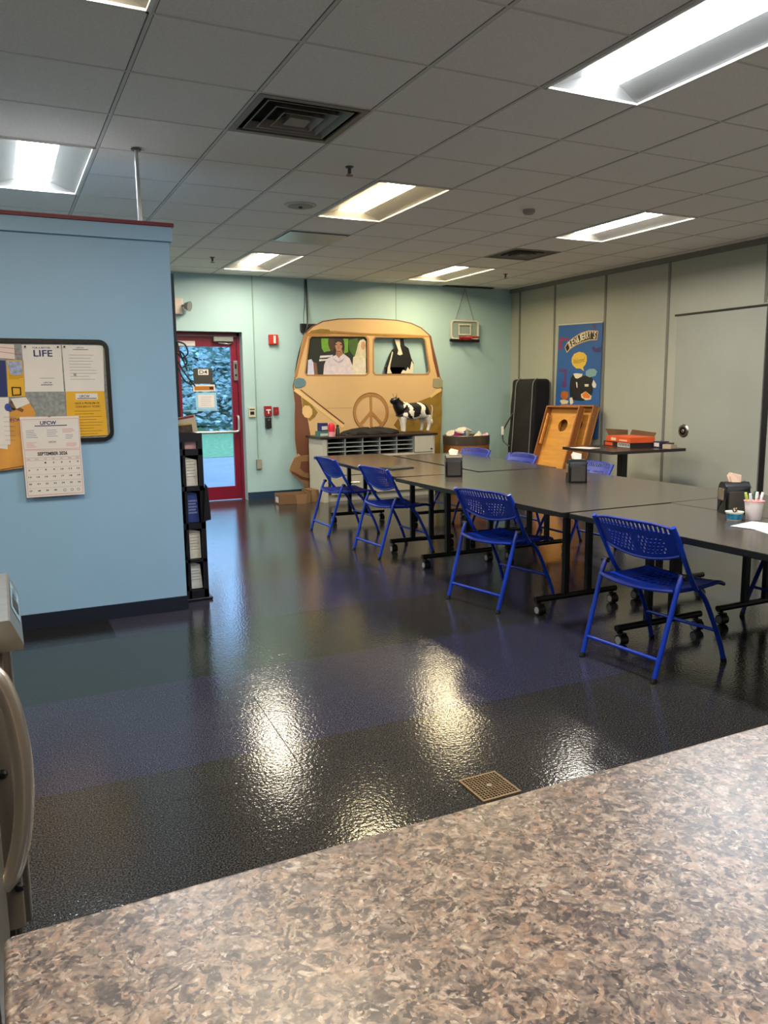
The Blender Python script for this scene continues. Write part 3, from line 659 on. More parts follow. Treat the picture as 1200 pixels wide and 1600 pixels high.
t = thing('pedestal_table', 'small black square cafe table against the grey panelled wall', 'table', (5.50, 3.33, 0), -.06)
bm = new(); prism(bm, rrect(-.49, -.44, .49, .44, .02), lambda a, b, d: Vector((a, b, d)), .705, .735); obj('tabletop', bm, M('cafe_top', (40, 34, 34), .3, noise=(20, .15)), t)
bm = new(); span(bm, -.04, .04, -.04, .04, .03, .70, bev=.005); span(bm, -.18, .18, -.18, .18, .690, .7045); obj('column', bm, BLACK, t)
bm = new()
for a in (0, math.pi/2): bx(bm, (0, 0, .02), (.62, .07, .03), a+.78)
obj('base', bm, BLACK, t)

# ================================================================ CHAIRS
BLUE = M('chair_blue', (4, 42, 150), .38, noise=(8, .06)); BLUEM = M('chair_blue_metal', (5, 50, 164), .32, noise=(8, .05))
def perforated(nu, nv, pos, hole, nrm, th):
    bm = new(); A = {}; B = {}
    for i in range(nu+1):
        for j in range(nv+1):
            p = Vector(pos(i/nu, j/nv)); A[i, j] = bm.verts.new(p); B[i, j] = bm.verts.new(p+nrm*th)
    K = {(i, j) for i in range(nu) for j in range(nv) if not hole(i, j)}
    for i, j in K:
        bm.faces.new((A[i, j], A[i+1, j], A[i+1, j+1], A[i, j+1])); bm.faces.new((B[i, j+1], B[i+1, j+1], B[i+1, j], B[i, j]))
        for (di, dj), (p, q) in {(0, -1): ((i, j), (i+1, j)), (1, 0): ((i+1, j), (i+1, j+1)), (0, 1): ((i+1, j+1), (i, j+1)), (-1, 0): ((i, j+1), (i, j))}.items():
            if (i+di, j+dj) not in K: bm.faces.new((A[q], A[p], B[p], B[q]))
    for v in [v for v in bm.verts if not v.link_faces]: bm.verts.remove(v)
    return bm
def make_chair(lab):
    t = thing('folding_chair', lab, 'chair', group='blue plastic folding chairs around the tables')
    def bpos(u, v):
        y = (u-.5)*.49; e = 1-(2*u-1)**2
        zb = .60-.045*e; zt = .752-.006*(2*u-1)**4*4
        z = zb+(zt-zb)*v; x = -.19+(.745-z)*.56-.028*e
        return (x, y*(1-.02*(1-v)), z)
    def bh(i, j):
        if i < 5 or i > 74: return False
        if 23 <= j <= 27: return i % 4 in (1, 2)
        if 4 <= j <= 18 and (12 <= i <= 36 or 43 <= i <= 68):
            r = j//3
            return j % 3 != 0 and (i+(2 if r % 2 else 0)) % 4 in (0, 1)
        return False
    obj('backrest', perforated(80, 30, bpos, bh, Vector((.87, 0, .49)), .005), BLUE, t)
    bm = new()
    tube(bm, [Vector(bpos(.03+.94*k/12, 0))+Vector((.003, 0, -.002)) for k in range(13)], .008, n=8, k=2)
    tube(bm, [Vector(bpos(.02+.96*k/12, 1))+Vector((.003, 0, -.002)) for k in range(13)], .006, n=8, k=2)
    obj('backrest_rim', bm, BLUE, t, True)
    def spos(u, v):
        y = (u-.5)*2; x = -.145+.40*v; w = .225-.012*v
        e = 1-y*y
        if v < .5: x -= .035*e*(1-2*v)
        z = .425+.012*y*y-.010*math.sin(math.pi*v)
        if v > .85: z -= .02*((v-.85)/.15)**2
        return (x, y*w, z)
    def sh(i, j):
        return 14 <= i <= 45 and 10 <= j <= 34 and j % 5 not in (0,) and i % 4 in (1, 2) and abs(i-30) > 1
    obj('seat', perforated(60, 44, spos, sh, Vector((0, 0, 1)), -.012), BLUE, t)
    bm = new(); tube(bm, [Vector(spos(k/16, 0))+Vector((0, 0, -.008)) for k in range(17)], .010, n=8, k=2)
    tube(bm, [Vector(spos(0, k/8))+Vector((0, 0, -.010)) for k in range(9)], .010, n=8, k=2); tube(bm, [Vector(spos(1, k/8))+Vector((0, 0, -.010)) for k in range(9)], .010, n=8, k=2)
    obj('seat_rim', bm, BLUE, t, True)
    for s in (-1, 1):
        bm = new(); tube(bm, [(-.190, s*.244, .742), (-.145, s*.246, .665), (-.085, s*.243, .555), (-.03, s*.24, .465), (.01, s*.238, .415)], .0125, n=10, k=5); obj('back_frame', bm, BLUEM, t, True)
        bm = new(); tube(bm, [(.06, s*.212, .405), (.12, s*.212, .34), (.19, s*.216, .21), (.235, s*.222, .11), (.27, s*.225, .012)], .0125, n=10, k=5); l = obj('leg', bm, BLUEM, t, True)
        bm = new(); cyl(bm, (.266, s*.2245, .022), (.273, s*.2255, 0), .015, n=12); obj('foot_cap', bm, BLACK, l)
        bm = new(); tube(bm, [(-.10, s*.236, .50), (-.128, s*.236, .44), (-.165, s*.234, .32), (-.20, s*.232, .21), (-.262, s*.229, .012)], .0125, n=10, k=5); l = obj('leg', bm, BLUEM, t, True)
        bm = new(); cyl(bm, (-.258, s*.229, .022), (-.266, s*.229, 0), .015, n=12); obj('foot_cap', bm, BLACK, l)
        bm = new(); cyl(bm, (-.098, s*.262, .495), (-.098, s*.222, .495), .014, n=12); obj('hinge', bm, BLACK, t)
    bm = new(); tube(bm, [(-.232, -.23, .105), (-.232, .23, .105)], .010, n=10, sm=False); obj('crossbar', bm, BLUEM, t, True)
    bm = new(); tube(bm, [(.205, -.217, .175), (.205, .217, .175)], .009, n=10, sm=False); obj('crossbar', bm, BLUEM, t, True)
    return t
ch = make_chair('')
spots = [((2.285, -.41), .10, 'nearest blue folding chair, in front of the table with the markers'),
 ((2.275, .94), .20, 'second nearest blue folding chair, middle of the near side of the tables'),
 ((2.35, 2.70), .06, 'third blue folding chair, between the far casters and the chair by the cabinet'),
 ((2.36, 3.80), .0, 'leftmost blue folding chair, in front of the white cubby cabinet'),
 ((3.82, 3.95), math.pi+.05, 'blue chair on the far side in front of the cardboard drum, only its back showing'),
 ((3.82, 3.12), math.pi-.05, 'blue chair on the far side in front of the tall black bag'),
 ((3.80, 2.05), math.pi, 'blue chair on the far side behind the napkin dispenser, below the cornhole boards'),
 ((3.62, -.30), math.pi, 'blue chair cut off by the right edge, only front legs showing under the table')]
prot = [k for k in spots]
for n, ((x, y), rz, lab) in enumerate(spots):
    o = ch if n == 0 else dup(ch)
    place(o, (x, y, 0), rz, lab)

# ================================================================ THINGS ON THE TABLES
def dispenser(lab, x, y, rz, z=.69, s=1.0, nap=(232, 224, 212)):
    x, y = SC(x, y)
    t = thing('napkin_dispenser', lab, 'napkin dispenser', (x, y, z), rz, 'black napkin dispensers on the tables')
    w_, d_, h = .066*s, .058*s, .175*s
    prof = [(-d_, 0), (d_, 0), (d_, h*.7), (d_*.85, h*.88), (d_*.5, h*.985), (0, h), (-d_*.5, h*.985), (-d_*.85, h*.88), (-d_, h*.7)]
    bm = new(); prism(bm, prof, lambda a, b, d: Vector((d, a, b)), -w_, w_)
    bmesh.ops.bevel(bm, geom=bm.edges[:], offset=.008*s, segments=2, affect='EDGES', profile=.5, clamp_overlap=True)
    obj('housing', bm, BLACK, t, True)
    bm = new(); span(bm, -w_*.8, w_*.8, -d_-.004, -d_-.0002, .012, h*.72, bev=.0015); obj('faceplate', bm, M('dispenser_smoke', (104, 100, 94), .25, .7), t)
    bm = new(); prof2 = rrect(-w_*.78, h*.42, w_*.78, h*.80, .014*s); prism(bm, prof2, lambda a, b, d: Vector((-w_-d, a*.7, b)), .0005, .005); obj('side_badge', bm, CHROME, t)
    bm = new()
    for k, (a, zz) in enumerate(((.5, 0), (.2, .004))):
        P = [(-.03, -.02, h*.98), (.03, -.022, h*.985), (.034, -.008, h+.035), (-.02, .004, h+.045+zz), (-.036, -.004, h+.03)]
        vv = [bm.verts.new((p[0]*(.8+.3*k), p[1]+.012*k, p[2])) for p in P]; f = bm.faces.new(vv)
        e = bmesh.ops.extrude_face_region(bm, geom=[f]); 
        for v in e['geom']:
            if isinstance(v, bmesh.types.BMVert): v.co += Vector((.002, .012, 0))
    obj('napkin', bm, M('napkin_%d' % nap[0], nap, .8), t)
    return t
dispenser('black napkin dispenser with white napkin, farthest one, near the cabinet', 2.50, 1.93, -.45)
dispenser('black napkin dispenser in the middle, in front of the cornhole boards', 3.04, 1.13, -.45)
dispenser('napkin dispenser with tan paper napkin, right edge behind the marker cup', 2.83, -.40, -.45, nap=(206, 172, 146))
t = thing('marker_cup', 'white paper cup full of coloured markers at the right edge of the table', 'cup', (*SC(2.74, -.60), TZ))
bm = new(); lathe(bm, [(.036, 0), (.037, .002), (.047, .094), (.050, .096), (.050, .101), (.046, .101), (.044, .094), (.036, .006)], n=28); obj('cup', bm, M('cup_white', (230, 218, 216), .5), t, True)
bm = new(); lathe(bm, [(.051, .096), (.0515, .101), (.0465, .1015)], n=28); obj('rim_line', bm, M('rim_pink', (232, 150, 150), .5), t, True)
t2 = 'coloured markers standing in the white cup'
mk = [((188, 214, 90), -.028, .015, 'lime green marker in the white cup'), ((238, 234, 226), -.034, -.012, 'white marker leaning on the cup rim, leftmost'), ((236, 214, 210), -.010, -.02, 'pale pink marker in the white cup'),
      ((150, 30, 110), .006, -.006, 'magenta marker with white cap in the cup'), ((30, 90, 60), .016, .014, 'dark green marker in the white cup'), ((238, 236, 236), .024, -.014, 'white capped marker in the right of the cup'), ((228, 120, 50), .034, -.004, 'orange marker sticking out right of the cup')]
for k, (c, dx, dy, lab) in enumerate(mk):
    o = thing('marker_pen', lab, 'marker', (SC(2.74, -.60)[0]+dx*.55, SC(2.74, -.60)[1]+dy*.55, TZ+.015), 0, t2)
    o.rotation_euler = (-dy*6, dx*8, 0)
    bm = new(); cyl(bm, (0, 0, 0), (0, 0, .105), .0068, n=12); obj('barrel', bm, M('marker_%d' % k, c, .4), o, True)
    bm = new(); cyl(bm, (0, 0, .105), (0, 0, .132), .0078, .0066, n=12); obj('cap', bm, M('cap_%d' % (k % 2), ((240, 240, 240), c)[k in (0, 6, 4)], .4) if k not in (0, 6, 4) else M('marker_%d' % k, c, .4), o, True)
t = thing('ice_cream_cup', 'small blue printed paper cup with bits in it beside the marker cup', 'cup', (*SC(2.645, -.565), TZ))
bm = new(); lathe(bm, [(.034, 0), (.036, .002), (.043, .040), (.046, .042), (.046, .046), (.042, .046), (.040, .04), (.034, .006)], n=28); obj('cup', bm, M('cup_cream', (226, 222, 206), .5), t, True)
bm = new(); lathe(bm, [(.0372, .006), (.0424, .036)], n=28); obj('printed_band', bm, M('cup_blue', (40, 126, 164), .5, noise=(60, .5)), t, True)
bm = new()
for k, (x, y, a) in enumerate(((-.012, .0, .4), (.004, .012, -.8), (.014, -.01, 1.2), (-.004, -.014, 2.2))): 
    cyl(bm, (x, y, .02), (x+.02*math.cos(a), y+.02*math.sin(a), .062), .004, .003, n=8, mi=k % 2)
obj('contents', bm, [M('crayon_tan', (206, 170, 120), .6), M('crayon_dark', (70, 50, 40), .6)], t)
for k, (x, y, a, lab) in enumerate(((2.60, -.80, .2, 'white printed sheet lying on the near table at the right edge'), (2.56, -.93, -.35, 'second white sheet under the first one, nearer the table front'))):
    bm = new(); bx(bm, (0, 0, 0), (.216, .28, .0012)); o = obj('paper_sheet', bm, PAPER, loc=(*SC(x, y), TZ+.0012+.0016*(1-k))); o.rotation_euler = (0, 0, a); tag(o, lab, 'paper')
t = thing('binder', 'black flat folder lying open on the far table behind a chair', 'folder', (*SC(2.40, 2.72), TZ), .25)
bm = new(); span(bm, -.13, .13, -.1, .1, 0, .012, bev=.003); obj('cover', bm, BLACK, t)
bm = new(); span(bm, -.12, .12, -.09, .09, .0125, .016); obj('page', bm, M('page_grey', (44, 44, 46), .5), t)

# ================================================================ CUBBY CABINET AND WHAT IS ON IT
CAB = M('cabinet_white', (196, 192, 178), .5, noise=(4, .04)); CABD = M('cabinet_inside', (150, 154, 152), .6)
t = thing('cubby_cabinet', 'low white cabinet with mail cubbies and dark top in front of the van cut-out', 'cabinet', (2.945, 5.83, 0))
W, Dp = 1.60, .50
bm = new(); span(bm, 0, .03, 0, Dp, 0, .795); span(bm, W-.03, W, 0, Dp, 0, .795); span(bm, 0, W, Dp-.02, Dp, 0, .795); span(bm, .03, W-.03, 0, Dp, .55, .575); span(bm, .03, W-.03, .04, Dp, .0, .08)
span(bm, .03, .065, 0, .02, .0, .795); obj('body', bm, CAB, t)
bm = new(); span(bm, -.03, W+.04, -.02, Dp+.02, .795, .822, bev=.004); obj('worktop', bm, M('dark_top', (46, 32, 30), .35, noise=(20, .1)), t)
cx0, cx1 = .065, 1.28
bm = new()
for k in range(6):
    x = cx0+(cx1-cx0)*k/5; span(bm, x-.006, x+.006, 0, Dp-.02, .575, .795)
obj('cubby_divider', bm, CABD, t)
for k in range(1, 4):
    bm = new(); z = .575+.22*k/4; span(bm, cx0, cx1, .0, Dp-.02, z-.003, z+.003); obj('cubby_shelf', bm, M('shelf_pale', (190, 196, 196), .5), t)
bm = new(); span(bm, cx1+.012, W-.034, -.016, -.001, .58, .79, bev=.002); d = obj('door', bm, CAB, t)
bm = new(); cyl(bm, (W-.06, -.03, .615), (W-.06, -.016, .615), .011, n=14); obj('knob', bm, BLACK, d, True)
for k, (z0, z1) in enumerate(((.335, .54), (.09, .325))):
    for x0, x1 in ((.105, .83), (.84, W-.034)):
        bm = new(); span(bm, x0, x1, -.018, -.001, z0, z1, bev=.002); d = obj('drawer', bm, M('drawer_cream', (186, 178, 158), .5, noise=(4, .04)), t)
        xm = (x0+x1)/2-.06
        bm = new(); tube(bm, [(xm-.07, -.018, (z0+z1)/2+.03), (xm-.07, -.045, (z0+z1)/2+.03), (xm+.07, -.045, (z0+z1)/2+.03), (xm+.07, -.018, (z0+z1)/2+.03)], .006, sm=False); obj('handle', bm, CHROME, d, True)
bm = new(); bx(bm, (3.63, 6.0, .635), (.20, .24, .012), .1); bx(bm, (3.68, 5.99, .645), (.16, .2, .006), -.1); tag(obj('magazine', bm, M('mag_dark', (38, 38, 40), .5)), 'dark magazines lying in a cubby of the white cabinet', 'magazine')

def box_thing(name, lab, cat, c, s, rz, rgb, lblrgb=None, group=None):
    t = thing(name, lab, cat, c, rz, group)
    bm = new(); span(bm, -s[0]/2, s[0]/2, -s[1]/2, s[1]/2, 0, s[2], bev=.002); obj('carton', bm, M(name+'_%d_%d_%d' % rgb, rgb, .6), t)
    if lblrgb:
        bm = new(); span(bm, -s[0]*.42, s[0]*.42, -s[1]/2-.0015, -s[1]/2-.0002, s[2]*.15, s[2]*.6); obj('label_patch', bm, M('lab_%d_%d_%d' % lblrgb, lblrgb, .5), t)
    return t
zt = .822
box_thing('tissue_box', 'navy and white box at the left end of the cabinet top', 'box', (3.00, 5.95, zt+.07), (.10, .09, .10), .2, (34, 44, 96), (214, 214, 220))
box_thing('supply_box', 'teal and white box under the navy one on the cabinet top', 'box', (2.99, 5.95, zt), (.13, .12, .069), .1, (72, 112, 104), (196, 206, 200))
t = thing('red_canister', 'bright red canister with pink base on the left end of cabinet top', 'canister', (3.10, 5.90, zt))
bm = new(); lathe(bm, [(.042, 0), (.042, .06)], n=22); obj('base', bm, M('can_pink', (222, 150, 160), .5), t, True)
bm = new(); lathe(bm, [(.043, .0602), (.043, .13), (.034, .155), (.02, .17)], n=22); obj('cap', bm, M('can_red', (206, 18, 50), .4), t, True)
t = thing('black_bottle', 'small dark bottle beside the red canister on the cabinet', 'bottle', (3.19, 5.92, zt))
bm = new(); lathe(bm, [(.026, 0), (.026, .09), (.016, .105), (.016, .125)], n=18); obj('bottle_body', bm, M('bottle_dark', (30, 40, 38), .4), t, True)
bm = new(); lathe(bm, [(.0165, .1252), (.0165, .14)], n=14); obj('cap', bm, BLACK, t, True)
# black cloth heap
bm = new(); rnd = random.Random(5)
bmesh.ops.create_uvsphere(bm, u_segments=40, v_segments=16, radius=1)
for v in bm.verts:
    a = math.atan2(v.co.y, v.co.x); k = 1+.06*math.sin(5*a)+.04*math.sin(11*a)
    v.co = Vector((v.co.x*.40*k, v.co.y*.14*k, max(v.co.z, -.15)*.075+.01+.016*math.sin(a*9+v.co.z*4)*(1 if v.co.z > 0 else 0)))
mn = min(v.co.z for v in bm.verts)
for v in bm.verts: v.co.z -= mn
tag(obj('black_fabric', bm, M('black_cloth', (16, 14, 16), .85, bump=(40, .4)), smooth=True, loc=(3.68, 5.98, zt)), 'long crumpled heap of black fabric on the cabinet under the peace sign', 'fabric')
t = thing('small_tool', 'small dark items lying left of the black fabric on the cabinet', 'tool', (3.29, 5.93, zt), .1)
bm = new(); tube(bm, [(-.06, 0, .008), (-.02, .01, .012), (.03, -.01, .01), (.07, 0, .008)], .009, n=8); obj('cord_coil', bm, M('cord_dark', (34, 30, 28), .6), t, True)
bm = new(); span(bm, .0, .09, -.04, -.015, 0, .012, bev=.003); obj('body', bm, M('tool_brown', (60, 44, 36), .6), t)

# ---- cow statue: one skinned body, patches by position
def build_cow():
    t = thing('cow_statue', 'black and white cow figurine standing on the right end of the cabinet', 'statue', (4.33, 6.06, zt))
    P = {'pelvis': (.19, 0, .300, .108), 'loin': (.10, 0, .290, .122), 'belly': (0, 0, .280, .130), 'chest': (-.10, 0, .285, .128), 'should': (-.165, 0, .315, .108), 'neck1': (-.205, -.005, .36, .084), 'neck2': (-.235, -.012, .402, .068),
         'poll': (-.262, -.020, .432, .060), 'muz1': (-.305, -.034, .425, .046), 'muz2': (-.335, -.045, .412, .036), 'rump': (.24, 0, .315, .080),
         'br': (.0, 0, .25, .06)}
    E = [('pelvis', 'loin'), ('loin', 'belly'), ('belly', 'chest'), ('chest', 'should'), ('should', 'neck1'), ('neck1', 'neck2'), ('neck2', 'poll'), ('poll', 'muz1'), ('muz1', 'muz2'), ('pelvis', 'rump')]
    for s, nm in ((-1, 'n'), (1, 'f')):
        xo = 0 if s < 0 else .035
        P.update({'fs'+nm: (-.15+xo, s*.05, .215, .054), 'fk'+nm: (-.155+xo, s*.06, .13, .030), 'fc'+nm: (-.15+xo, s*.06, .05, .022), 'ff'+nm: (-.155+xo, s*.06, .012, .028),
                  'hs'+nm: (.205-xo, s*.05, .215, .062), 'hk'+nm: (.215-xo, s*.058, .155, .040), 'hh'+nm: (.228-xo, s*.06, .115, .028), 'hc'+nm: (.21-xo, s*.06, .045, .022), 'hf'+nm: (.20-xo, s*.06, .012, .028)})
        E += [('chest', 'fs'+nm), ('fs'+nm, 'fk'+nm), ('fk'+nm, 'fc'+nm), ('fc'+nm, 'ff'+nm), ('pelvis', 'hs'+nm), ('hs'+nm, 'hk'+nm), ('hk'+nm, 'hh'+nm), ('hh'+nm, 'hc'+nm), ('hc'+nm, 'hf'+nm)]
    del P['br']
    names = list(P); me = bpy.data.meshes.new('c'); me.from_pydata([P[n][:3] for n in names], [(names.index(a), names.index(b)) for a, b in E], [])
    o = bpy.data.objects.new('c', me); COL.objects.link(o)
    sk = o.modifiers.new('s', 'SKIN'); sb = o.modifiers.new('u', 'SUBSURF'); sb.levels = 3; sb.render_levels = 3
    if not me.skin_vertices:
        bpy.context.view_layer.objects.active = o
    for i, n in enumerate(names):
        me.skin_vertices[0].data[i].radius = (P[n][3],)*2; me.skin_vertices[0].data[i].use_root = (n == 'pelvis')
    dg = bpy.context.evaluated_depsgraph_get(); dg.update()
    m2 = bpy.data.meshes.new_from_object(o.evaluated_get(dg)); bpy.data.objects.remove(o)
    m2.materials.clear(); m2.materials.append(M('cow_white', (226, 222, 210), .4, noise=(30, .04))); m2.materials.append(M('cow_black', (14, 14, 16), .35)); m2.materials.append(M('cow_pink', (190, 140, 130), .5))
    for p in m2.polygons:
        x, y, z = p.center; mi = 0; wv = .012*math.sin(z*40)+.01*math.sin(y*50+z*20)
        if z > .205+.02*math.sin(x*30):
            if x < -.105+wv+(z-.32)*-.45: mi = 1                         # neck and shoulder
            if -.055+wv-(z-.32)*.25 < x < .075+wv-(z-.32)*.2: mi = 1      # barrel patch
            if .135+wv-(z-.32)*.3 < x: mi = 1                             # rump
            if z < .235 and x > .06: mi = 0
            if ((x+.05)/.02)**2+((z-.27)/.04)**2 < 1: mi = 0
            if ((x+.155)/.018)**2+((z-.36)/.022)**2 < 1: mi = 0
            if ((x+.15)/.03)**2+((z-.24)/.03)**2 < 1: mi = 0
        if x < -.245 and abs(y+.022+(x+.27)*.25) < .018 and z > .42: mi = 0   # blaze
        if x < -.335: mi = 1 if z < .44 else 0
        p.material_index = mi; p.use_smooth = True
    b = bpy.data.objects.new('cow_body', m2); COL.objects.link(b); b.parent = t
    HORN = M('horn', (150, 130, 100), .5)
    for s in (-1, 1):
        bm = new(); tube(bm, [(-.262, -.018+s*.026, .478), (-.262, -.018+s*.048, .495), (-.268, -.018+s*.052, .525)], lambda q: .0085*(1-.75*q), n=8); obj('horn', bm, HORN, t, True)
        bm = new(); bmesh.ops.create_uvsphere(bm, u_segments=12, v_segments=8, radius=1)
        for v in bm.verts: v.co = Vector((v.co.x*.008, v.co.y*.030, v.co.z*.014))
        e = obj('ear', bm, M('cow_black', (14, 14, 16)), t, True); e.location = (-.245, -.018+s*.062, .452); e.rotation_euler = (s*.4, 0, 0)
        bm = new(); bmesh.ops.create_uvsphere(bm, u_segments=10, v_segments=8, radius=.006); e = obj('eye', bm, BLACK, t, True); e.location = (-.298, -.022+s*.032, .452)
    bm = new(); tube(bm, [(.29, 0, .36), (.31, 0, .33), (.305, 0, .25), (.298, 0, .17)], .007, n=8); tube(bm, [(.298, 0, .175), (.296, 0, .15), (.30, 0, .115)], lambda q: .008+.012*math.sin(q*2.6), n=8); obj('tail', bm, M('cow_white', ()), t, True)
    bm = new(); bmesh.ops.create_uvsphere(bm, u_segments=14, v_segments=10, radius=.042)
    for q in ((-.02, -.02), (-.02, .02), (.02, -.02), (.02, .02)): cyl(bm, (q[0], q[1], -.05), (q[0], q[1], -.03), .005, .008, n=8)
    u = obj('udder', bm, M('cow_pink', ()), t, True); u.location = (.13, 0, .235)
    return t
build_cow()

# ================================================================ VAN CUT-OUT
def van():
    t = thing('van_cutout', 'large flat cream and brown camper van front display with peace sign', 'display', (0, 6.45, 0))
    mp = FY(0)
    CR = M('van_cream', (206, 172, 124), .6, noise=(1.5, .06)); BR = M('van_brown', (112, 68, 48), .6); OL = M('van_olive', (140, 110, 40), .6, noise=(10, .2)); LT = M('van_light', (222, 188, 130), .6); DK = M('van_dark_brown', (96, 56, 36), .6); TAN = M('van_tan', (168, 122, 70), .6)
    bm = new(); prism(bm, D['van_outline'], mp, -.012, 0, 0, (D['van_win_left'], D['van_win_right'])); obj('board', bm, CR, t)
    def part(name, key, m, d=.0015, holes=()):
        bm = new(); prism(bm, D[key] if isinstance(key, str) else key, mp, .0003, d, 0, holes); return obj(name, bm, m, t)
    ol = D['van_outline']; cx, cz = 3.93, 1.25
    part('outline_edge', ol, BR, .001, ([(cx+(a-cx)*.988, cz+(b-cz)*.988) for a, b in ol],)) 
    part('left_panel', 'left_dark', BR); part('olive_patch', 'left_olive', OL, .0022); part('headlamp', 'headlamp_left', LT, .003)
    part('right_panel', 'right_olive', OL); part('roof_band', 'roof_band', TAN, .0018); part('olive_patch', 'olive_patch', OL, .0024)
    part('window_trim', 'win_left_trim', TAN, .003, (D['van_win_left'],)); part('window_trim', 'win_right_trim', TAN, .003, (D['van_win_right'],))
    part('pillar', 'pillar_left', TAN, .0026); part('pillar', 'pillar_right', BR, .0026)
    part('trim_strip', 'strip_left', LT, .0028); part('trim_strip', 'strip_left_line', BR, .0034); part('trim_strip', 'strip_right', LT, .0028)
    part('bumper', 'bumper', M('van_bumper', (150, 112, 74), .6, noise=(6, .1)), .004); part('bumper_opening', 'bumper_in', BR, .005); part('bumper_line', 'bumper_line', DK, .005)
    part('mirror', 'mirror_left', M('mirror_blue', (96, 130, 140), .4), .008); part('mirror', 'mirror_right', M('mirror_grey', (150, 146, 118), .4), .008)
    px, pz, r = 3.905, 1.095, .262
    bm = new(); prism(bm, ell(px, pz, r, r*.97, 40), mp, .0003, .005, 0, (ell(px, pz, r-.038, (r-.038)*.97, 40),))
    prism(bm, rect(px-.017, pz-r+.01, px+.017, pz+r-.02), mp, .0003, .0046)
    for s in (-1, 1): prism(bm, [(px, pz+.03), (px, pz-.025), (px+s*.165, pz-.20), (px+s*.195, pz-.165)], mp, .0003, .0052)
    obj('peace_symbol', bm, TAN, t)
    bm = new(); prism(bm, ell(px, pz, r+.005, r+.003, 40), mp, .0002, .003, 0, (ell(px, pz, r-.006, r-.006, 40),)); obj('peace_outline', bm, DK, t)
    bm = new(); prism(bm, rect(3.25, 1.158, 3.63, 1.163), mp, .0002, .0008); prism(bm, rect(4.17, 1.158, 4.75, 1.163), mp, .0002, .0008); prism(bm, rect(3.86, 1.62, 3.89, 2.08), mp, .0002, .0016); obj('panel_line', bm, TAN, t)
    # printed crowd behind the left window
    q = bpy.data.objects.new('crowd_print', None); COL.objects.link(q); q.parent = t; q.location = (0, .018, 0)
    def pic(name, key, rgb, d):
        bm = new(); prism(bm, D[key] if isinstance(key, str) else key, mp, .0, d); return obj(name, bm, M('print_%d_%d_%d' % rgb, rgb, .6, noise=(20, .12)), q)
    pic('background', 'people_bg', (26, 36, 28), .0005)
    for k in ('pg1', 'pg2', 'pg3'): pic('background_foliage', k, (104, 156, 50) if k != 'pg3' else (62, 96, 40), .001)
    pic('torso', 'pers4', (198, 200, 226), .0014); pic('arm', 'pers4_arm', (120, 84, 66), .0016)
    pic('torso', 'man_shirt', (32, 34, 38), .0016); pic('shirt_stripe', 'man_stripe', (206, 206, 210), .0019); pic('shirt_stripe', 'man_stripe2', (206, 206, 210), .0019)
    pic('head', 'man_head', (70, 48, 38), .0018)
    pic('torso', 'wom2_shirt', (212, 204, 190), .0018); pic('hair', 'wom2_hair', (204, 196, 170), .0021); pic('face', 'wom2_face', (190, 146, 118), .0025)
    pic('hair', 'wom_hair', (40, 28, 24), .0024); pic('neck', 'wom_neck', (150, 108, 86), .0026); pic('torso', 'wom_shirt', (206, 196, 208), .003); pic('face', 'wom_face', (174, 128, 102), .0032)
    f = D['wom_face']; fx = sum(a for a, b in f)/len(f); fz = sum(b for a, b in f)/len(f)
    for dx in (-.035, .035): pic('eye', ell(fx+dx, fz+.03, .016, .007, 10), (50, 34, 30), .0036)
    pic('mouth', ell(fx, fz-.06, .028, .008, 10), (140, 70, 66), .0036); pic('nose', [(fx-.01, fz-.025), (fx+.01, fz-.025), (fx, fz+.03)], (150, 104, 82), .0035)
    pic('collar', [(fx-.09, fz-.145), (fx, fz-.19), (fx+.09, fz-.14), (fx+.05, fz-.19), (fx, fz-.215), (fx-.05, fz-.195)], (170, 162, 182), .0036)
van()
t = thing('cow_standee', 'flat black and white cow torso cut-out seen through the right van window', 'cut-out', (0, 6.50, 0))
mp = FY(0)
bm = new(); prism(bm, D['cowcut'], mp, -.008, 0); prism(bm, rect(4.15, 0.02, 4.45, 1.7), mp, -.008, 0); obj('board', bm, M('print_black', (14, 14, 16), .5), t)
for k in ('cowcut_white1', 'cowcut_white2', 'cowcut_white3'):
    bm = new(); prism(bm, D[k], mp, .0003, .0015); obj('white_patch', bm, M('print_white', (214, 208, 186), .5), t)
# ================================================================ BULLETIN BOARD
t = thing('bulletin_board', 'grey bulletin board with rounded black frame on the blue partition', 'notice board', (0, PY, 0))
mpb = lambda Y0: (lambda a, b, d: Vector((a, Y0-d, b)))
bm = new(); prism(bm, rrect(-1.30, 1.105, -.026, 1.70, .055), mpb(0), .001, .024, 0, (rrect(-1.28, 1.127, -.048, 1.678, .035),)); obj('frame', bm, M('board_frame', (12, 14, 18), .3), t)
bm = new(); prism(bm, rect(-1.285, 1.12, -.035, 1.685), mpb(0), .001, .008); obj('felt', bm, M('board_felt', (142, 146, 146), .85, noise=(60, .25)), t)
GOLD = M('paper_gold', (222, 170, 40), .6, noise=(8, .05)); NV = M('print_navy', (32, 44, 104), .6); GL = M('ink_grey', (150, 144, 146), .7); RL = M('ink_red', (196, 110, 120), .7)
S = PY
def sheet(name, lab, key, mat, d, cat='poster', cont=None, mats=()):
    pts = D[key]; mp = mpb(S)
    t = thing(name, lab, cat, (0, 0, 0), 0)
    cx = sum(a for a, b in pts)/len(pts); cz = sum(b for a, b in pts)/len(pts)
    t.location = (cx, S-d, cz); mp = lambda a, b, q: Vector((a-cx, -q, b-cz))
    bm = new(); prism(bm, pts, mp, 0, .0012); obj('sheet', bm, mat, t)
    if cont: cont(t, mp)
    return t
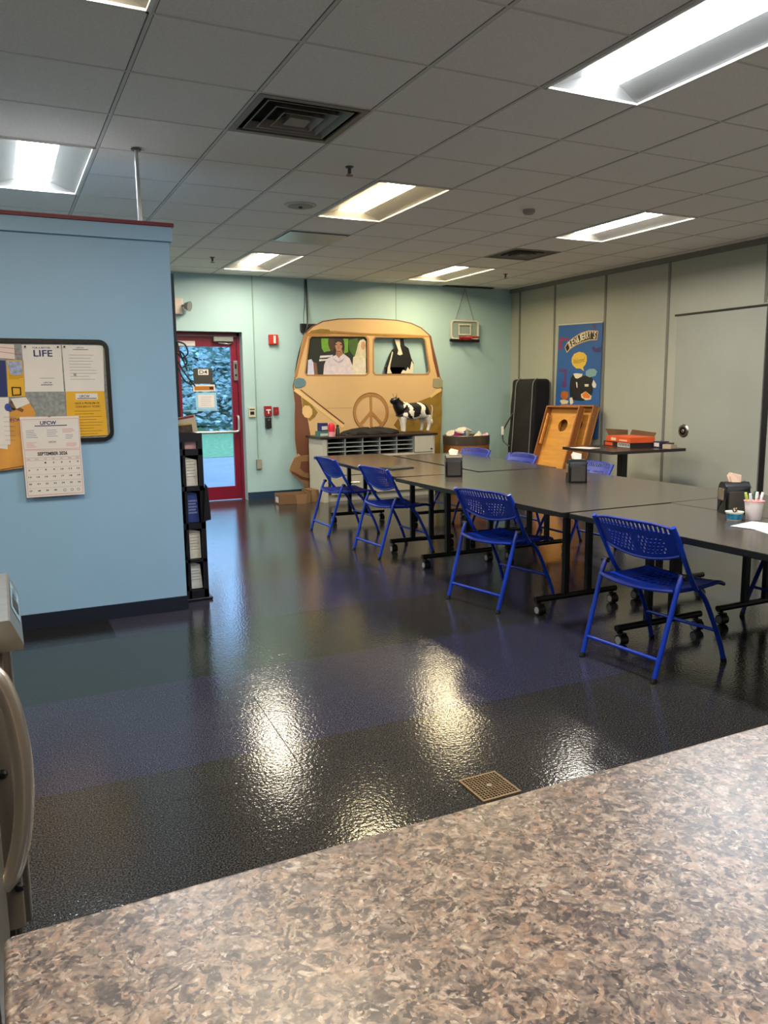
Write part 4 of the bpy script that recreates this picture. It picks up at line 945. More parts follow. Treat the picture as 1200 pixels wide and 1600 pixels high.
def bars(bm, mp, a0, a1, b0, b1, n, th, d=.0014, seed=0, mi=0):
    r = random.Random(seed)
    for k in range(n):
        b = b1+(b0-b1)*k/max(n-1, 1); prism(bm, rect(a0, b-th/2, a1-(a1-a0)*r.random()*.35, b+th/2), mp, .0011, d, mi)
def c_life(t, mp):
    bm = new(); text(bm, 'LIFE', mp, -.437, 1.60, -.336, 1.637, .0016, .02); text(bm, 'FOR A BETTER', mp, -.440, 1.644, -.345, 1.655, .0016, .01); text(bm, 'UFCW', mp, -.395, 1.447, -.350, 1.457, .0016, .02)
    prism(bm, rect(-.41, 1.438, -.348, 1.442), mp, .0012, .0016); obj('lettering', bm, NV, t)
    bm = new(); prism(bm, rect(-.415, 1.476, -.335, 1.479), mp, .0012, .0016); obj('rule_line', bm, GL, t)
def c_letter(t, mp):
    bm = new(); text(bm, 'UFCW', mp, -.205, 1.648, -.165, 1.656, .0016, .01); prism(bm, rect(-.225, 1.640, -.140, 1.643), mp, .0012, .0016); obj('lettering', bm, NV, t)
    bm = new(); bars(bm, mp, -.25, -.10, 1.47, 1.61, 9, .0025, seed=3); prism(bm, rect(-.23, 1.49, -.215, 1.505), mp, .0012, .0016); obj('printed_lines', bm, GL, t)
def c_conc(t, mp):
    bm = new(); prism(bm, rect(-.228, 1.352, -.105, 1.388), mp, .0012, .0016); obj('header_patch', bm, PAPER, t)
    bm = new(); text(bm, 'UFCW', mp, -.206, 1.364, -.150, 1.379, .002, .02); prism(bm, rect(-.22, 1.357, -.112, 1.361), mp, .0016, .002); obj('header_lettering', bm, NV, t)
    bm = new(); text(bm, 'HAVE A PROBLEM OR', mp, -.234, 1.325, -.096, 1.337, .0016, .015); text(bm, 'CONCERN AT WORK?', mp, -.232, 1.305, -.094, 1.317, .0016, .015)
    bars(bm, mp, -.24, -.08, 1.15, 1.285, 9, .0022, seed=8); obj('printed_lines', bm, M('ink_brown', (96, 66, 20), .7), t)
D['bb_letter'] = [(a+(.013 if a > -.15 else 0), b) for a, b in D['bb_letter']]; D['bb_concern'] = [(a+(.013 if a > -.15 else 0), b) for a, b in D['bb_concern']]
sheet('union_poster', 'white poster reading LIFE in blue letters on the bulletin board', 'bb_life', PAPER, .009, cont=c_life)
sheet('union_letter', 'white typed letter pinned at the top right of the bulletin board', 'bb_letter', PAPER, .0105, 'paper', c_letter)
sheet('yellow_notice', 'yellow notice asking HAVE A PROBLEM OR CONCERN, bottom right of the bulletin board', 'bb_concern', GOLD, .0122, 'paper', c_conc)
def c_yl(t, mp):
    bm = new(); prism(bm, D['bb_yellow_l_pic'], mp, .0012, .0018); obj('picture', bm, M('pic_grey', (150, 160, 190), .6, noise=(40, .4)), t)
    bm = new(); prism(bm, D['bb_yellow_l_sq'], mp, .0012, .0018, 0, ([(a*.72+c*.28, b*.72+e*.28) for (a, b) in D['bb_yellow_l_sq'] for c, e in [(sum(p[0] for p in D['bb_yellow_l_sq'])/4, sum(p[1] for p in D['bb_yellow_l_sq'])/4)]],)); obj('picture_frame', bm, INK, t)
    bm = new(); bars(bm, mp, -.575, -.50, 1.475, 1.51, 5, .002, seed=2); obj('printed_lines', bm, M('ink_brown', ()), t)
sheet('yellow_flyer', 'narrow yellow flyer with photo left of the LIFE poster', 'bb_yellow_l', GOLD, .009, 'flyer', c_yl)
def c_top(t, mp):
    bm = new(); prism(bm, [(-.62, 1.625), (-.50, 1.61), (-.50, 1.613), (-.62, 1.628)], mp, .0012, .0016); prism(bm, [(-.62, 1.65), (-.52, 1.64), (-.52, 1.643), (-.62, 1.653)], mp, .0012, .0016); obj('printed_lines', bm, RL, t)
sheet('pink_lined_paper', 'pale paper with red lines at the top left of the bulletin board', 'bb_white_top', M('paper_pink', (222, 206, 198), .7), .0105, 'paper', c_top)
sheet('navy_flyer', 'dark navy flyer at the left edge of the bulletin board', 'bb_navy', NV, .0105, 'flyer')
def c_env(t, mp):
    bm = new(); prism(bm, D['bb_envelope'], mp, .0012, .0018); obj('torn_label', bm, PAPER, t)
    bm = new(); text(bm, 'UFCW', mp, -.60, 1.235, -.53, 1.252, .002, .02); obj('lettering', bm, NV, t)
    bm = new(); prism(bm, [(-.60, 1.33), (-.52, 1.285), (-.51, 1.30), (-.59, 1.35)], mp, .0012, .0016); prism(bm, [(-.66, .965), (-.47, .99), (-.47, .985), (-.66, .958)], mp, .0012, .0016); obj('crease', bm, M('env_dark', (120, 80, 36), .7), t)
sheet('brown_envelope', 'large orange brown envelope hanging below the bulletin board behind the calendar', 'bb_brown', M('kraft_orange', (206, 146, 62), .6, noise=(7, .2)), .0255, 'envelope', c_env)
def c_fl(t, mp):
    bm = new(); prism(bm, ell(-.592, 1.315, .018, .022, 18), mp, .0012, .0016); obj('blue_logo', bm, M('logo_blue', (50, 72, 150), .6, noise=(80, .6)), t)
    bm = new(); bars(bm, mp, -.62, -.545, 1.13, 1.26, 6, .002, seed=5); obj('printed_lines', bm, GL, t)
sheet('white_flyer', 'long white flyer with a blue round logo at the left edge, lowest layer behind', 'bb_flyer2', PAPER, .027, 'flyer')
sheet('white_flyer', 'white flyer with round blue picture at the left edge beside the envelope', 'bb_flyer', PAPER, .0285, 'flyer', c_fl)
def c_cal(t, mp):
    bm = new()
    def frame(p, m=.0035): 
        cx = sum(a for a, b in p)/4; cz = sum(b for a, b in p)/4
        prism(bm, p, mp, .0012, .0016, 0, ([(a-math.copysign(m, a-cx)*.5, b-math.copysign(m, b-cz)*.5) for a, b in p],))
    frame(D['cal_head']); frame(D['cal_grid'])
    g = D['cal_grid']; prism(bm, rect(g[0][0], 1.022, g[1][0], 1.0235), mp, .0012, .0016); prism(bm, rect(g[0][0], 1.006, g[1][0], 1.0075), mp, .0012, .0016)
    for k in range(5): prism(bm, rect(g[0][0]+.004, .965-.04*k+.0, g[1][0]-.004, .9660-.04*k), mp, .0012, .0015)
    bars(bm, mp, -.512, -.455, 1.085, 1.11, 4, .002, seed=1); bars(bm, mp, -.30, -.24, 1.085, 1.10, 3, .002, seed=4); bars(bm, mp, -.315, -.245, 1.165, 1.185, 4, .002, seed=9)
    obj('red_lines', bm, RL, t)
    bm = new(); text(bm, 'UFCW', mp, -.432, 1.211, -.345, 1.233, .0017, .03); prism(bm, rect(-.462, 1.203, -.288, 1.208), mp, .0012, .0016); text(bm, 'UFCW', mp, -.395, 1.105, -.353, 1.116, .0017, .01)
    bars(bm, mp, -.51, -.45, 1.14, 1.18, 5, .002, seed=6); bars(bm, mp, -.40, -.34, 1.145, 1.18, 4, .002, seed=7); bars(bm, mp, -.30, -.25, 1.13, 1.15, 3, .002, seed=11); obj('blue_lettering', bm, NV, t)
    bm = new(); text(bm, 'SEPTEMBER 2026', mp, -.458, 1.034, -.297, 1.055, .0017, .035)
    x0, x1 = -.508, -.243
    for k, s in enumerate(('SUN', 'MON', 'TUE', 'WED', 'THU', 'FRI', 'SAT')):
        x = x0+(x1-x0)*k/6; text(bm, s, mp, x-.008, 1.0115, x+.008, 1.0175, .0017, 0)
    for dday in range(1, 31):
        q = dday+1; col, row = q % 7, q//7; x = x0+(x1-x0)*col/6; z = .992-.0405*row; s = str(dday); wd = .0035*len(s)+.001
        text(bm, s, mp, x-wd, z-.0045, x+wd, z+.0045, .0017, .03)
    for x in (-.325, -.285, -.25): prism(bm, ell(x, .826, .008, .008, 14), mp, .0012, .0016, 0, (ell(x, .826, .006, .006, 14),))
    obj('black_lettering', bm, INK, t)
    bm = new(); prism(bm, ell(-.38, 1.262, .008, .008, 14), mp, -.001, .003); obj('hanger', bm, STEEL, t)
sheet('wall_calendar', 'white September 2026 calendar hanging over lower edge of the bulletin board', 'cal', PAPER, .034, 'calendar', c_cal)
for k, (x, z) in enumerate(((-.305, 1.655), (-.270, 1.657), (-.478, 1.655))):
    bm = new(); lathe(bm, [(.005, 0), (.004, .006), (.0055, .010)], n=10); o = obj('push_pin', bm, BLACK, smooth=True, loc=(x, PY-.0117, z)); o.rotation_euler = (math.pi/2, 0, 0)
    tag(o, ('black push pin in the top right corner of the LIFE poster', 'black push pin in the top left corner of the typed letter', 'black push pin in the top left corner of the LIFE poster')[k], 'push pin')

# ================================================================ RACK, POST, CABLES BEHIND THE PARTITION
t = thing('literature_rack', 'narrow black standing rack full of leaflets behind the end of the blue partition', 'rack', (.36, 1.88, 0))
RB = M('rack_black', (14, 16, 26), .4)
bm = new(); X0, X1 = -.17, .185
def fr(a0, a1, z0, z1, y=0): span(bm, a0, a1, y-.012, y, z0, z1)
fr(X0, X1, 1.07, 1.125); fr(.155, X1, .02, 1.07); fr(X0, X0+.06, .02, 1.07)
fr(.055, .07, .02, 1.07)
for z0, z1 in ((.98, 1.02), (.745, .775), (.49, .53), (.265, .285), (.02, .075)): fr(X0, X1, z0, z1)
obj('front_frame', bm, RB, t)
bm = new(); span(bm, X0, X0+.012, .0, .30, .02, 1.12); span(bm, X1-.012, X1, .0, .30, .02, 1.12); span(bm, X0, X1, .30, .312, .02, 1.12)
for z in (.98, .745, .49, .265, .02): span(bm, X0, X1, 0, .30, z, z+.012)
obj('case', bm, RB, t)
bm = new(); span(bm, X0-.01, X1+.025, -.02, .33, 0, .02, bev=.006); obj('base', bm, RB, t)
bm = new(); prism(bm, [(.165, .54), (.215, .55), (.20, .77), (.186, .79)], FY(-.02), 0, .02); obj('side_pocket', bm, RB, t)
lf = [('leaflet', (226, 220, 208), .775, .965, 'white leaflets in the top window of the literature rack'), ('leaflet', (40, 62, 130), .53, .742, 'blue leaflets in the second window of the literature rack'),
      ('leaflet', (214, 208, 196), .285, .486, 'cream leaflets in the third window of the literature rack'), ('leaflet', (206, 208, 208), .078, .262, 'pale leaflets in the lowest window of the literature rack')]
for n, (nm, c, z0, z1, lab) in enumerate(lf):
    q = thing('leaflet_stack', lab, 'leaflet', (.36, 1.90, 0))
    bm = new(); prism(bm, [(.072, z0), (.152, z0), (.15-.01*(n % 2), z1-.02), (.078, z1)], FY(0), -.1, -.005); obj('sheet', bm, M('leaf_%d' % n, c, .6, noise=(25, .15)), q)
    bm = new()
    for k in range(6 if n != 1 else 5): prism(bm, rect(.082, z0+.06+.02*k, .14-.01*(k % 2), z0+.064+.02*k+(.006 if n == 1 else 0)), FY(0), -.005, -.004)
    obj('printed_lines', bm, M('leafink_%d' % n, (120, 130, 170) if n == 1 else (150, 144, 136), .6), q)
q = thing('leaflet_stack', 'pink card in the little top window of the literature rack', 'leaflet', (.36, 1.90, 0)); bm = new(); prism(bm, rect(.072, 1.02, .15, 1.068), FY(0), -.02, -.002); obj('sheet', bm, M('leaf_pink', (196, 150, 152), .6), q)
q = thing('brochure', 'red topped cream brochure standing on top of the literature rack', 'brochure', (.36, 2.0, 1.125))
bm = new(); prism(bm, [(.03, 0), (.19, 0), (.175, .115), (.02, .09)], FY(0), -.006, 0); obj('cover', bm, M('bro_cream', (196, 176, 150), .6), q)
bm = new(); prism(bm, [(.022, .075), (.165, .098), (.166, .112), (.02, .088)], FY(0), .0003, .0015); obj('red_strip', bm, M('bro_red', (126, 34, 34), .6), q)
q = thing('brochure', 'dark brown brochure in front of the red topped one on the rack', 'brochure', (.36, 1.95, 1.125))
bm = new(); prism(bm, [(.03, 0), (.145, 0), (.14, .06), (.025, .055)], FY(0), -.006, 0); obj('cover', bm, M('bro_brown', (70, 52, 40), .6, noise=(40, .5)), q)
bm = new(); prism(bm, [(.027, .045), (.14, .052), (.14, .06), (.025, .055)], FY(0), .0003, .0015); obj('yellow_strip', bm, M('bro_yellow', (196, 150, 40), .6), q)

t = thing('metal_post', 'tall black post behind the right end of the blue partition', 'post', (.48, 2.40, 0))
bm = new(); span(bm, -.04, .04, -.02, .04, .012, 2.2, bev=.004); obj('column', bm, RB, t)
bm = new(); span(bm, -.09, .09, -.07, .09, 0, .0118); obj('base', bm, RB, t)
t = thing('cable_bundle', 'dark green loops of cable hanging on the tall black post', 'cable', (.519, 2.372, 0))
CG = M('cable_green', (14, 40, 36), .45)
for pts in ([(-.0, 0, 1.74), (.05, -.01, 1.72), (.07, 0, 1.66), (.03, 0, 1.63), (0, 0, 1.66)], [(0, 0, 1.68), (.03, -.01, 1.66), (.06, 0, 1.60), (.03, .01, 1.56), (0, 0, 1.60)], [(0, 0, 1.60), (.03, 0, 1.54), (.07, -.01, 1.48), (.11, 0, 1.43)], [(0, 0, 1.56), (.02, 0, 1.50), (.05, 0, 1.46), (.09, 0, 1.44)], [(0, 0, 1.74), (.01, 0, 1.68), (.04, 0, 1.60), (.06, 0, 1.54)]):
    bm = new(); tube(bm, pts, .0055, n=8); obj('cable_strand', bm, CG, t, True)

# ================================================================ FAR WALL FITTINGS
def wall_box(name, lab, cat, x0, x1, z0, z1, dep, mat, extra=(), group=None, Y=YF):
    t = thing(name, lab, cat, ((x0+x1)/2, Y, (z0+z1)/2), 0, group); w_, h_ = (x1-x0)/2, (z1-z0)/2
    bm = new(); span(bm, -w_, w_, -dep, -.0005, -h_, h_, bev=min(.006, dep*.2)); obj('housing', bm, mat, t)
    for nm, a0, a1, b0, b1, d, m in extra:
        bm = new(); span(bm, a0*w_, a1*w_, -dep-d, -dep-.0003, b0*h_, b1*h_); obj(nm, bm, m, t)
    return t
RED = M('alarm_red', (176, 42, 34), .45); 
wall_box('fire_alarm_strobe', 'square red fire alarm strobe high on the wall right of the glass door', 'alarm', 2.52, 2.64, 1.98, 2.105, .05, RED, (('strobe_lens', -.1, .3, -.75, .75, .02, M('strobe', (230, 226, 214), .3)),))
wall_box('fire_pull_station', 'red fire pull station beside the door with white T handle', 'alarm', 2.43, 2.525, 1.075, 1.205, .045, M('pull_red', (140, 20, 34), .4), (('pull_handle', -.6, .6, .1, .35, .012, PAPER), ('handle_stem', -.15, .15, -.5, .1, .010, PAPER)))
wall_box('black_wall_box', 'small black box mounted just below the red pull station', 'box', 2.437, 2.512, .92, 1.055, .06, BLACK, (('indicator', -.3, .3, .5, .75, .004, M('ind_grey', (110, 100, 96), .4)),))
wall_box('red_wall_button', 'small dark red square box right of the fire pull station', 'alarm', 2.556, 2.622, 1.09, 1.19, .035, M('pull_red', ()), (('button', -.3, .3, -.3, .3, .008, RED),))
wall_box('door_thermostat', 'cream wall keypad with a dark screen right of the glass door', 'keypad', 2.225, 2.312, 1.065, 1.19, .025, M('keypad_cream', (196, 190, 170), .5), (('screen', -.6, .6, -.45, .2, .003, BLACK), ('label_strip', -.75, .75, .5, .75, .002, M('strip_dark', (80, 70, 50), .5))))
wall_box('outlet_box', 'grey electrical outlet box low on the far wall', 'outlet', 2.30, 2.37, .395, .525, .04, M('outlet_grey', (128, 128, 118), .5), (('cover_plate', -.8, .8, -.8, .8, .004, M('outlet_plate', (150, 148, 136), .4)),))
bm = new(); cyl(bm, (2.335, YF-.012, .53), (2.335, YF-.012, H-.01), .006, n=8); tag(obj('conduit', bm, M('conduit_aqua', (150, 178, 168), .5), smooth=True), 'thin painted conduit running up the wall above the outlet box', 'conduit')
t = thing('emergency_light', 'white emergency light with a round lamp head, above the door beside the post', 'emergency light', (1.37, YF, 2.42))
bm = new(); span(bm, -.13, .08, -.07, -.0005, -.10, .09, bev=.01); obj('housing', bm, M('em_cream', (214, 196, 184), .5), t)
bm = new(); cyl(bm, (.10, -.09, .0), (.145, -.13, -.01), .035, .06, n=20); cyl(bm, (.06, -.05, 0), (.10, -.09, 0), .015); obj('lamp_head', bm, M('em_grey', (118, 120, 116), .4), t, True)
t = thing('power_cable', 'black cables running down from the ceiling to the top of the van', 'cable', (3.03, YF, 0))
bm = new(); tube(bm, [(.02, -.014, H-.01), (.02, -.02, 2.5), (.0, -.078, 2.26), (-.03, -.078, 2.14), (-.10, -.03, 1.9), (-.15, -.03, 1.7), (-.17, -.03, 1.55)], .011, n=8); obj('thick_cable', bm, BLACK, t, True)
bm = new(); tube(bm, [(.0, -.012, H-.01), (-.01, -.012, 2.5), (-.05, -.07, 2.3), (-.03, -.072, 2.15), (-.02, -.075, 2.05)], .0035, n=6); obj('thin_cable', bm, BLACK, t, True)
bm = new(); bx(bm, (3.12, YF-.035, 2.20), (.34, .05, .10)); tag(obj('black_block', bm, BLACK), 'unidentified black block sticking out behind the upper left corner of the van', 'case')  # plain block for an unidentified black rectangle behind the van
t = thing('ceiling_bracket', 'dark thin bracket hanging at the ceiling edge above the hoop', 'bracket', (5.5, YF-.14, H-.0155))
bm = new(); span(bm, -.45, .35, -.01, .09, 0, .008); obj('rail', bm, M('bracket_dark', (40, 40, 38), .5), t)

# mini basketball hoop
t = thing('mini_basketball_hoop', 'small clear mini basketball hoop hanging on the far wall by strings', 'basketball hoop', (5.41, YF, 2.21))
FRM = M('hoop_white', (204, 200, 190), .5); bm = new(); mp = FY(0)
prism(bm, rrect(-.235, -.12, .235, .15, .05), mp, .06, .075, 0, (rrect(-.212, -.10, .212, .128, .04),)); obj('frame', bm, FRM, t)
bm = new(); prism(bm, rrect(-.225, -.115, .225, .14, .04), mp, .055, .0595); obj('backboard', bm, M('hoop_acrylic', (140, 156, 150), .15), t)
bm = new(); prism(bm, rect(-.11, -.06, .10, .095), mp, .0755, .079, 0, (rect(-.09, -.042, .08, .077),)); obj('target_square', bm, FRM, t)
bm = new(); R_ = .13; tube(bm, [(R_*math.cos(a*.2618), -.21+R_*math.sin(a*.2618), -.10) for a in range(24)], .009, n=8, sm=False, closed=True); span(bm, -.10, .10, -.085, -.0755, -.125, -.085); obj('rim', bm, M('hoop_red', (150, 34, 34), .4), t, True)
bm = new(); prism(bm, rrect(-.24, -.155, .24, -.115, .01), mp, .05, .08); obj('lower_bar', bm, BLACK, t)
bm = new()
for s in (-1, 1): tube(bm, [(s*.15, -.065, .15), (.03, -.02, .59)], .004, n=6, sm=False)
obj('string', bm, M('string_grey', (110, 112, 106), .7), t, True)

# fibre drum with tubs
t = thing('fiber_drum', 'brown fibre drum with a grey metal top band beside the van cut-out', 'drum', (5.11, 5.95, 0))
bm = new(); lathe(bm, [(.31, 0), (.315, .02), (.315, .66), (.30, .66), (.30, .03)], n=40); obj('drum_wall', bm, M('drum_brown', (150, 96, 44), .55, noise=(5, .1)), t, True)
bm = new(); lathe(bm, [(.3155, .64), (.322, .65), (.322, .755), (.326, .765), (.318, .772), (.302, .765), (.302, .661)], n=40); obj('top_band', bm, M('drum_band', (112, 104, 92), .4, .5), t, True)
bm = new(); bx(bm, (-.22, -.235, .52), (.03, .008, .09), -.75); obj('tape', bm, PAPER, t)
tubs = [((-.22, -.10, .70), (160, 44, 104), .2, 'magenta tub tilted at the left of the drum'), ((-.06, 0, .72), (92, 128, 184), -.35, 'light blue tub in the middle of the drum'), ((.04, -.12, .69), (206, 196, 178), .9, 'cream tub lying on its side in the drum'),
        ((.17, -.04, .70), (222, 150, 176), 1.35, 'pink tub lying on its side at the right of the drum'), ((.03, .12, .72), (216, 214, 206), .3, 'white tub at the back of the drum'), ((-.12, .14, .68), (50, 80, 130), -.5, 'dark blue tub at the back of the drum')]
for k, ((x, y, z), c, tl, lab) in enumerate(tubs):
    q = thing('ice_cream_tub', lab, 'tub', (5.11+x, 5.95+y, z), 0, 'empty ice cream tubs in the drum'); q.rotation_euler = (.3, tl, 0)
    bm = new(); lathe(bm, [(.05, 0), (.062, .13), (.066, .13), (.066, .14), (.058, .14), (.047, .008)], n=24); obj('tub', bm, M('tub_%d' % k, c, .5, noise=(20, .2)), q, True)
    bm = new(); lathe(bm, [(.0665, .126), (.068, .141), (.0585, .1415)], n=24); obj('rim', bm, M('tub_rim', (196, 190, 184), .5), q, True)
bm = new(); lathe(bm, [(.285, .0), (.285, .55), (.02, .60)], n=24); o = obj('drum_filling', bm, M('liner', (120, 116, 110), .8), smooth=True, loc=(5.11, 5.95, 0.031)); o.parent = None
tag(o, 'rubbish filling the brown fibre drum under the tubs', 'rubbish'); o['kind'] = 'stuff'

# cardboard boxes on the floor
for n, (x, y, sx, sy, h, rz, lab) in enumerate(((2.60, 6.02, .40, .26, .125, -.08, 'open low cardboard tray box on the floor by the far wall'), (2.865, 6.10, .12, .26, .15, .05, 'small closed cardboard box beside the cabinet on the floor'))):
    t = thing('cardboard_box', lab, 'box', (x, y, 0), rz); KB = M('kraft', (128, 96, 66), .8, noise=(5, .1)); w2 = .006
    bm = new(); span(bm, -sx/2, sx/2, -sy/2, -sy/2+w2, 0, h); span(bm, -sx/2, sx/2, sy/2-w2, sy/2, 0, h); span(bm, -sx/2, -sx/2+w2, -sy/2, sy/2, 0, h); span(bm, sx/2-w2, sx/2, -sy/2, sy/2, 0, h); span(bm, -sx/2, sx/2, -sy/2, sy/2, 0, w2)
    if n: span(bm, -sx/2, sx/2, -sy/2, sy/2, h-w2, h)
    obj('carton', bm, KB, t)
    bm = new()
    if n == 0: span(bm, -sx/2-.001, -sx/2-.0002, -sy*.3, sy*.25, .02, .09)
    else: span(bm, -.03, .03, -sy/2-.001, -sy/2-.0002, .0, h)
    obj('label_patch', bm, PAPER if n == 0 else M('kraft_tape', (150, 118, 84), .4), t)
    if n == 0:
        bm = new(); prism(bm, [(.02, .0), (.14, .0), (.15, .115), (.0, .115)], lambda a, b, d: Vector((a, -sy/2-d, b)), .0003, .008); obj('front_flap', bm, M('kraft_light', (146, 112, 80), .8), t)

# tall black bag
t = thing('equipment_bag', 'tall black zipped equipment bag standing in the far right corner', 'bag', (6.0, 5.80, 0), .06)
BG = M('bag_black', (17, 17, 19), .8, bump=(25, .25))
bm = new(); bmesh.ops.create_cube(bm, size=1, matrix=Matrix.Translation((0, 0, .76)) @ Matrix.Diagonal((.30, .50, 1.52, 1)))
bmesh.ops.bevel(bm, geom=bm.edges[:], offset=.05, segments=3, affect='EDGES', profile=.5)
bmesh.ops.subdivide_edges(bm, edges=[e for e in bm.edges if e.calc_length() > .2], cuts=12, use_grid_fill=True)
for v in bm.verts:
    z = v.co.z; v.co.x += .10*(z/1.52)-.02; k = 1+.07*(1-z/1.52)+.012*math.sin(z*9+v.co.y*6); v.co.y *= k
    v.co.x += .008*math.sin(z*13+v.co.y*11)
mnz = min(v.co.z for v in bm.verts)
for v in bm.verts: v.co.z -= mnz
obj('bag_body', bm, BG, t, True)
PIP = M('piping', (120, 120, 122), .5)
for y in (-.235, .13):
    bm = new(); tube(bm, [(-.172, y*1.07, .05), (-.157, y*1.05, .35), (-.127, y*1.02, .8), (-.10, y, 1.2), (-.078, y*.98, 1.46), (.0, y*.95, 1.527)], .007, n=6); obj('piping', bm, PIP, t, True)
bm = new(); tube(bm, [(-.12, .14, 1.05), (-.15, .20, .95), (-.17, .29, .80), (-.17, .29, .66), (-.145, .18, .58)], .012, n=8); obj('handle', bm, M('bag_strap', (70, 70, 74), .6), t, True)
bm = new(); bx(bm, (-.18, .295, .80), (.012, .05, .12)); obj('name_tag', bm, PAPER, t)

# cornhole boards leaning on the right wall
WOOD = M('plywood', (206, 146, 66), .5, noise=(3, .14)); WOOD2 = M('pine_side', (150, 92, 48), .5, noise=(9, .15))
def grain(m, sc):
    nt = m.node_tree; tc = [n for n in nt.nodes if n.type == 'TEX_COORD'][0]; nz = [n for n in nt.nodes if n.type == 'TEX_NOISE'][0]
    mp_ = nt.nodes.new('ShaderNodeMapping'); mp_.inputs['Scale'].default_value = sc; nt.links.new(tc.outputs['Object'], mp_.inputs['Vector']); nt.links.new(mp_.outputs[0], nz.inputs['Vector'])
grain(WOOD, (1, .7, 6)); grain(WOOD2, (3, 3, .5))
def cornhole(lab, x, y, rz, lean):
    t = thing('cornhole_board', lab, 'game board', (x, y, 0), rz, 'cornhole boards leaning on the wall'); t.rotation_euler = (0, lean, rz)
    w2, L, dpt = .30, 1.20, .09
    mpx = lambda a, b, d: Vector((-d, a, b))
    bm = new(); prism(bm, rect(-w2, 0, w2, L), mpx, -.012, 0, 0, (ell(.0, L-.24, .082, .082, 32),)); obj('deck', bm, WOOD, t)
    bm = new(); span(bm, -dpt, -.0005, -w2, -w2+.02, 0, L); span(bm, -dpt, -.0005, w2-.02, w2, 0, L); span(bm, -dpt, -.0005, -w2+.02, w2-.02, L-.02, L); span(bm, -dpt, -.0005, -w2+.02, w2-.02, 0, .02)
    obj('frame', bm, WOOD2, t)
    for s in (-1, 1):
        bm = new(); span(bm, -.08, -.045, s*(w2-.045)-.012, s*(w2-.045)+.012, L-.52, L-.10, bev=.006); l = obj('folding_leg', bm, WOOD, t)
        bm = new(); cyl(bm, (-.062, s*(w2-.075), L-.14), (-.062, s*(w2+.004), L-.14), .008, n=10); obj('bolt', bm, STEEL, l)
    return t
cornhole('front cornhole board leaning against another, underside with round hole showing', 5.64, 4.90, .10, .33)
cornhole('rear cornhole board, mostly hidden behind the front one below the blue banner', 5.80, 4.78, .08, .30)

# banner
t = thing('ice_cream_banner', 'tall blue ice cream shop banner hanging on the grey panelled wall', 'banner', (0, 0, 0))
t.location = (XR-.02, 5.0, 1.65); mp = lambda a, b, d: Vector((-d, a-5.0, b-1.65))
def bn(name, key, rgb, d, holes=()):
    bm = new(); prism(bm, D[key] if isinstance(key, str) else key, mp, .0002 if d > .002 else -.006, d, 0, holes); return obj(name, bm, M('ban_%d_%d_%d' % rgb, rgb, .5, noise=(4, .05)), t)
b4 = D['ban']; bn('cloth', [b4[0], b4[1], (4.575, .75), (5.47, .70)], (42, 92, 160), 0)
bn('top_rail', [(5.42, 2.222), (4.545, 2.192), (4.545, 2.206), (5.42, 2.236)], (206, 200, 186), .004)
bn('red_pipe', 'ban_red1', (140, 52, 96), .0022); bn('red_pipe', 'ban_red2', (60, 50, 116), .0022); bn('red_pipe', 'ban_red2b', (84, 60, 120), .0022); bn('purple_pipe', 'ban_red3', (92, 54, 120), .0022)
bn('logo_backing', 'ban_logo_bg', (206, 170, 120), .003); bn('logo_ground', 'ban_logo_in', (28, 20, 20), .0038)
L = "BEN&JERRY'S"; pts = D['ban_letters']; P = pts
def at(u):
    f = u*(len(P)-1); i = min(int(f), len(P)-2); r = f-i; return P[i][0]+(P[i+1][0]-P[i][0])*r, P[i][1]+(P[i+1][1]-P[i][1])*r
bm = new()
for k, c in enumerate(L):
    u = .07+.93*k/(len(L)-1); a, b = at(u); a2, b2 = at(min(u+.05, 1)); a1, b1 = at(max(u-.05, 0)); ang = math.atan2(b2-b1, -(a2-a1))
    hw = .022 if c != "'" else .008; hh = .044 if c != "'" else .016
    V, F, _ = text_geo(c, .025); vv = []
    for x, y in V:
        p, q = (x-.5)*2*hw, (y-.5)*2*hh+(.03 if c == "'" else 0)
        vv.append(bm.verts.new(mp(a-(p*math.cos(ang)-q*math.sin(ang)), b+p*math.sin(ang)+q*math.cos(ang), .0045)))
    for f in F:
        try: bm.faces.new([vv[i] for i in f])
        except ValueError: pass
obj('lettering', bm, M('ban_letter', (228, 218, 196), .5), t)
bn('speech_bubble', 'ban_bubble', (222, 186, 72), .003)
(a0, z0), (a1, z1) = D['ban_bubtext']; bm = new()
text(bm, 'Welcome!', lambda a, b, d: mp(-a, b, d), -a0, (z0+z1)/2-.035, -a1, (z0+z1)/2+.03, .0036, .0, rot=.12); obj('bubble_lettering', bm, M('ban_ink', (120, 96, 40), .5), t)
bn('dark_shape', 'ban_jacket', (26, 24, 30), .003)
for k in ('ban_w1', 'ban_w2', 'ban_w3', 'ban_w4'): bn('white_patch', k, (222, 214, 196), .0036)
bn('plate', 'ban_w5', (222, 214, 197), .0036); bn('orange_scoop', 'ban_orange', (222, 124, 44), .0044)
bn('glass_bowl', 'ban_bowl', (128, 164, 172), .0036); bn('white_patch', 'ban_drop', (214, 212, 204), .004); bn('orange_splash', 'ban_sun', (176, 96, 40), .0036); bn('white_patch', 'ban_egg', (214, 204, 176), .0036)
bn('blue_wave', [(5.45, 1.07), (5.3, 1.12), (5.1, 1.09), (4.9, 1.13), (4.7, 1.10), (4.6, 1.15), (4.578, 1.0), (5.45, .98)], (86, 110, 184), .0028)

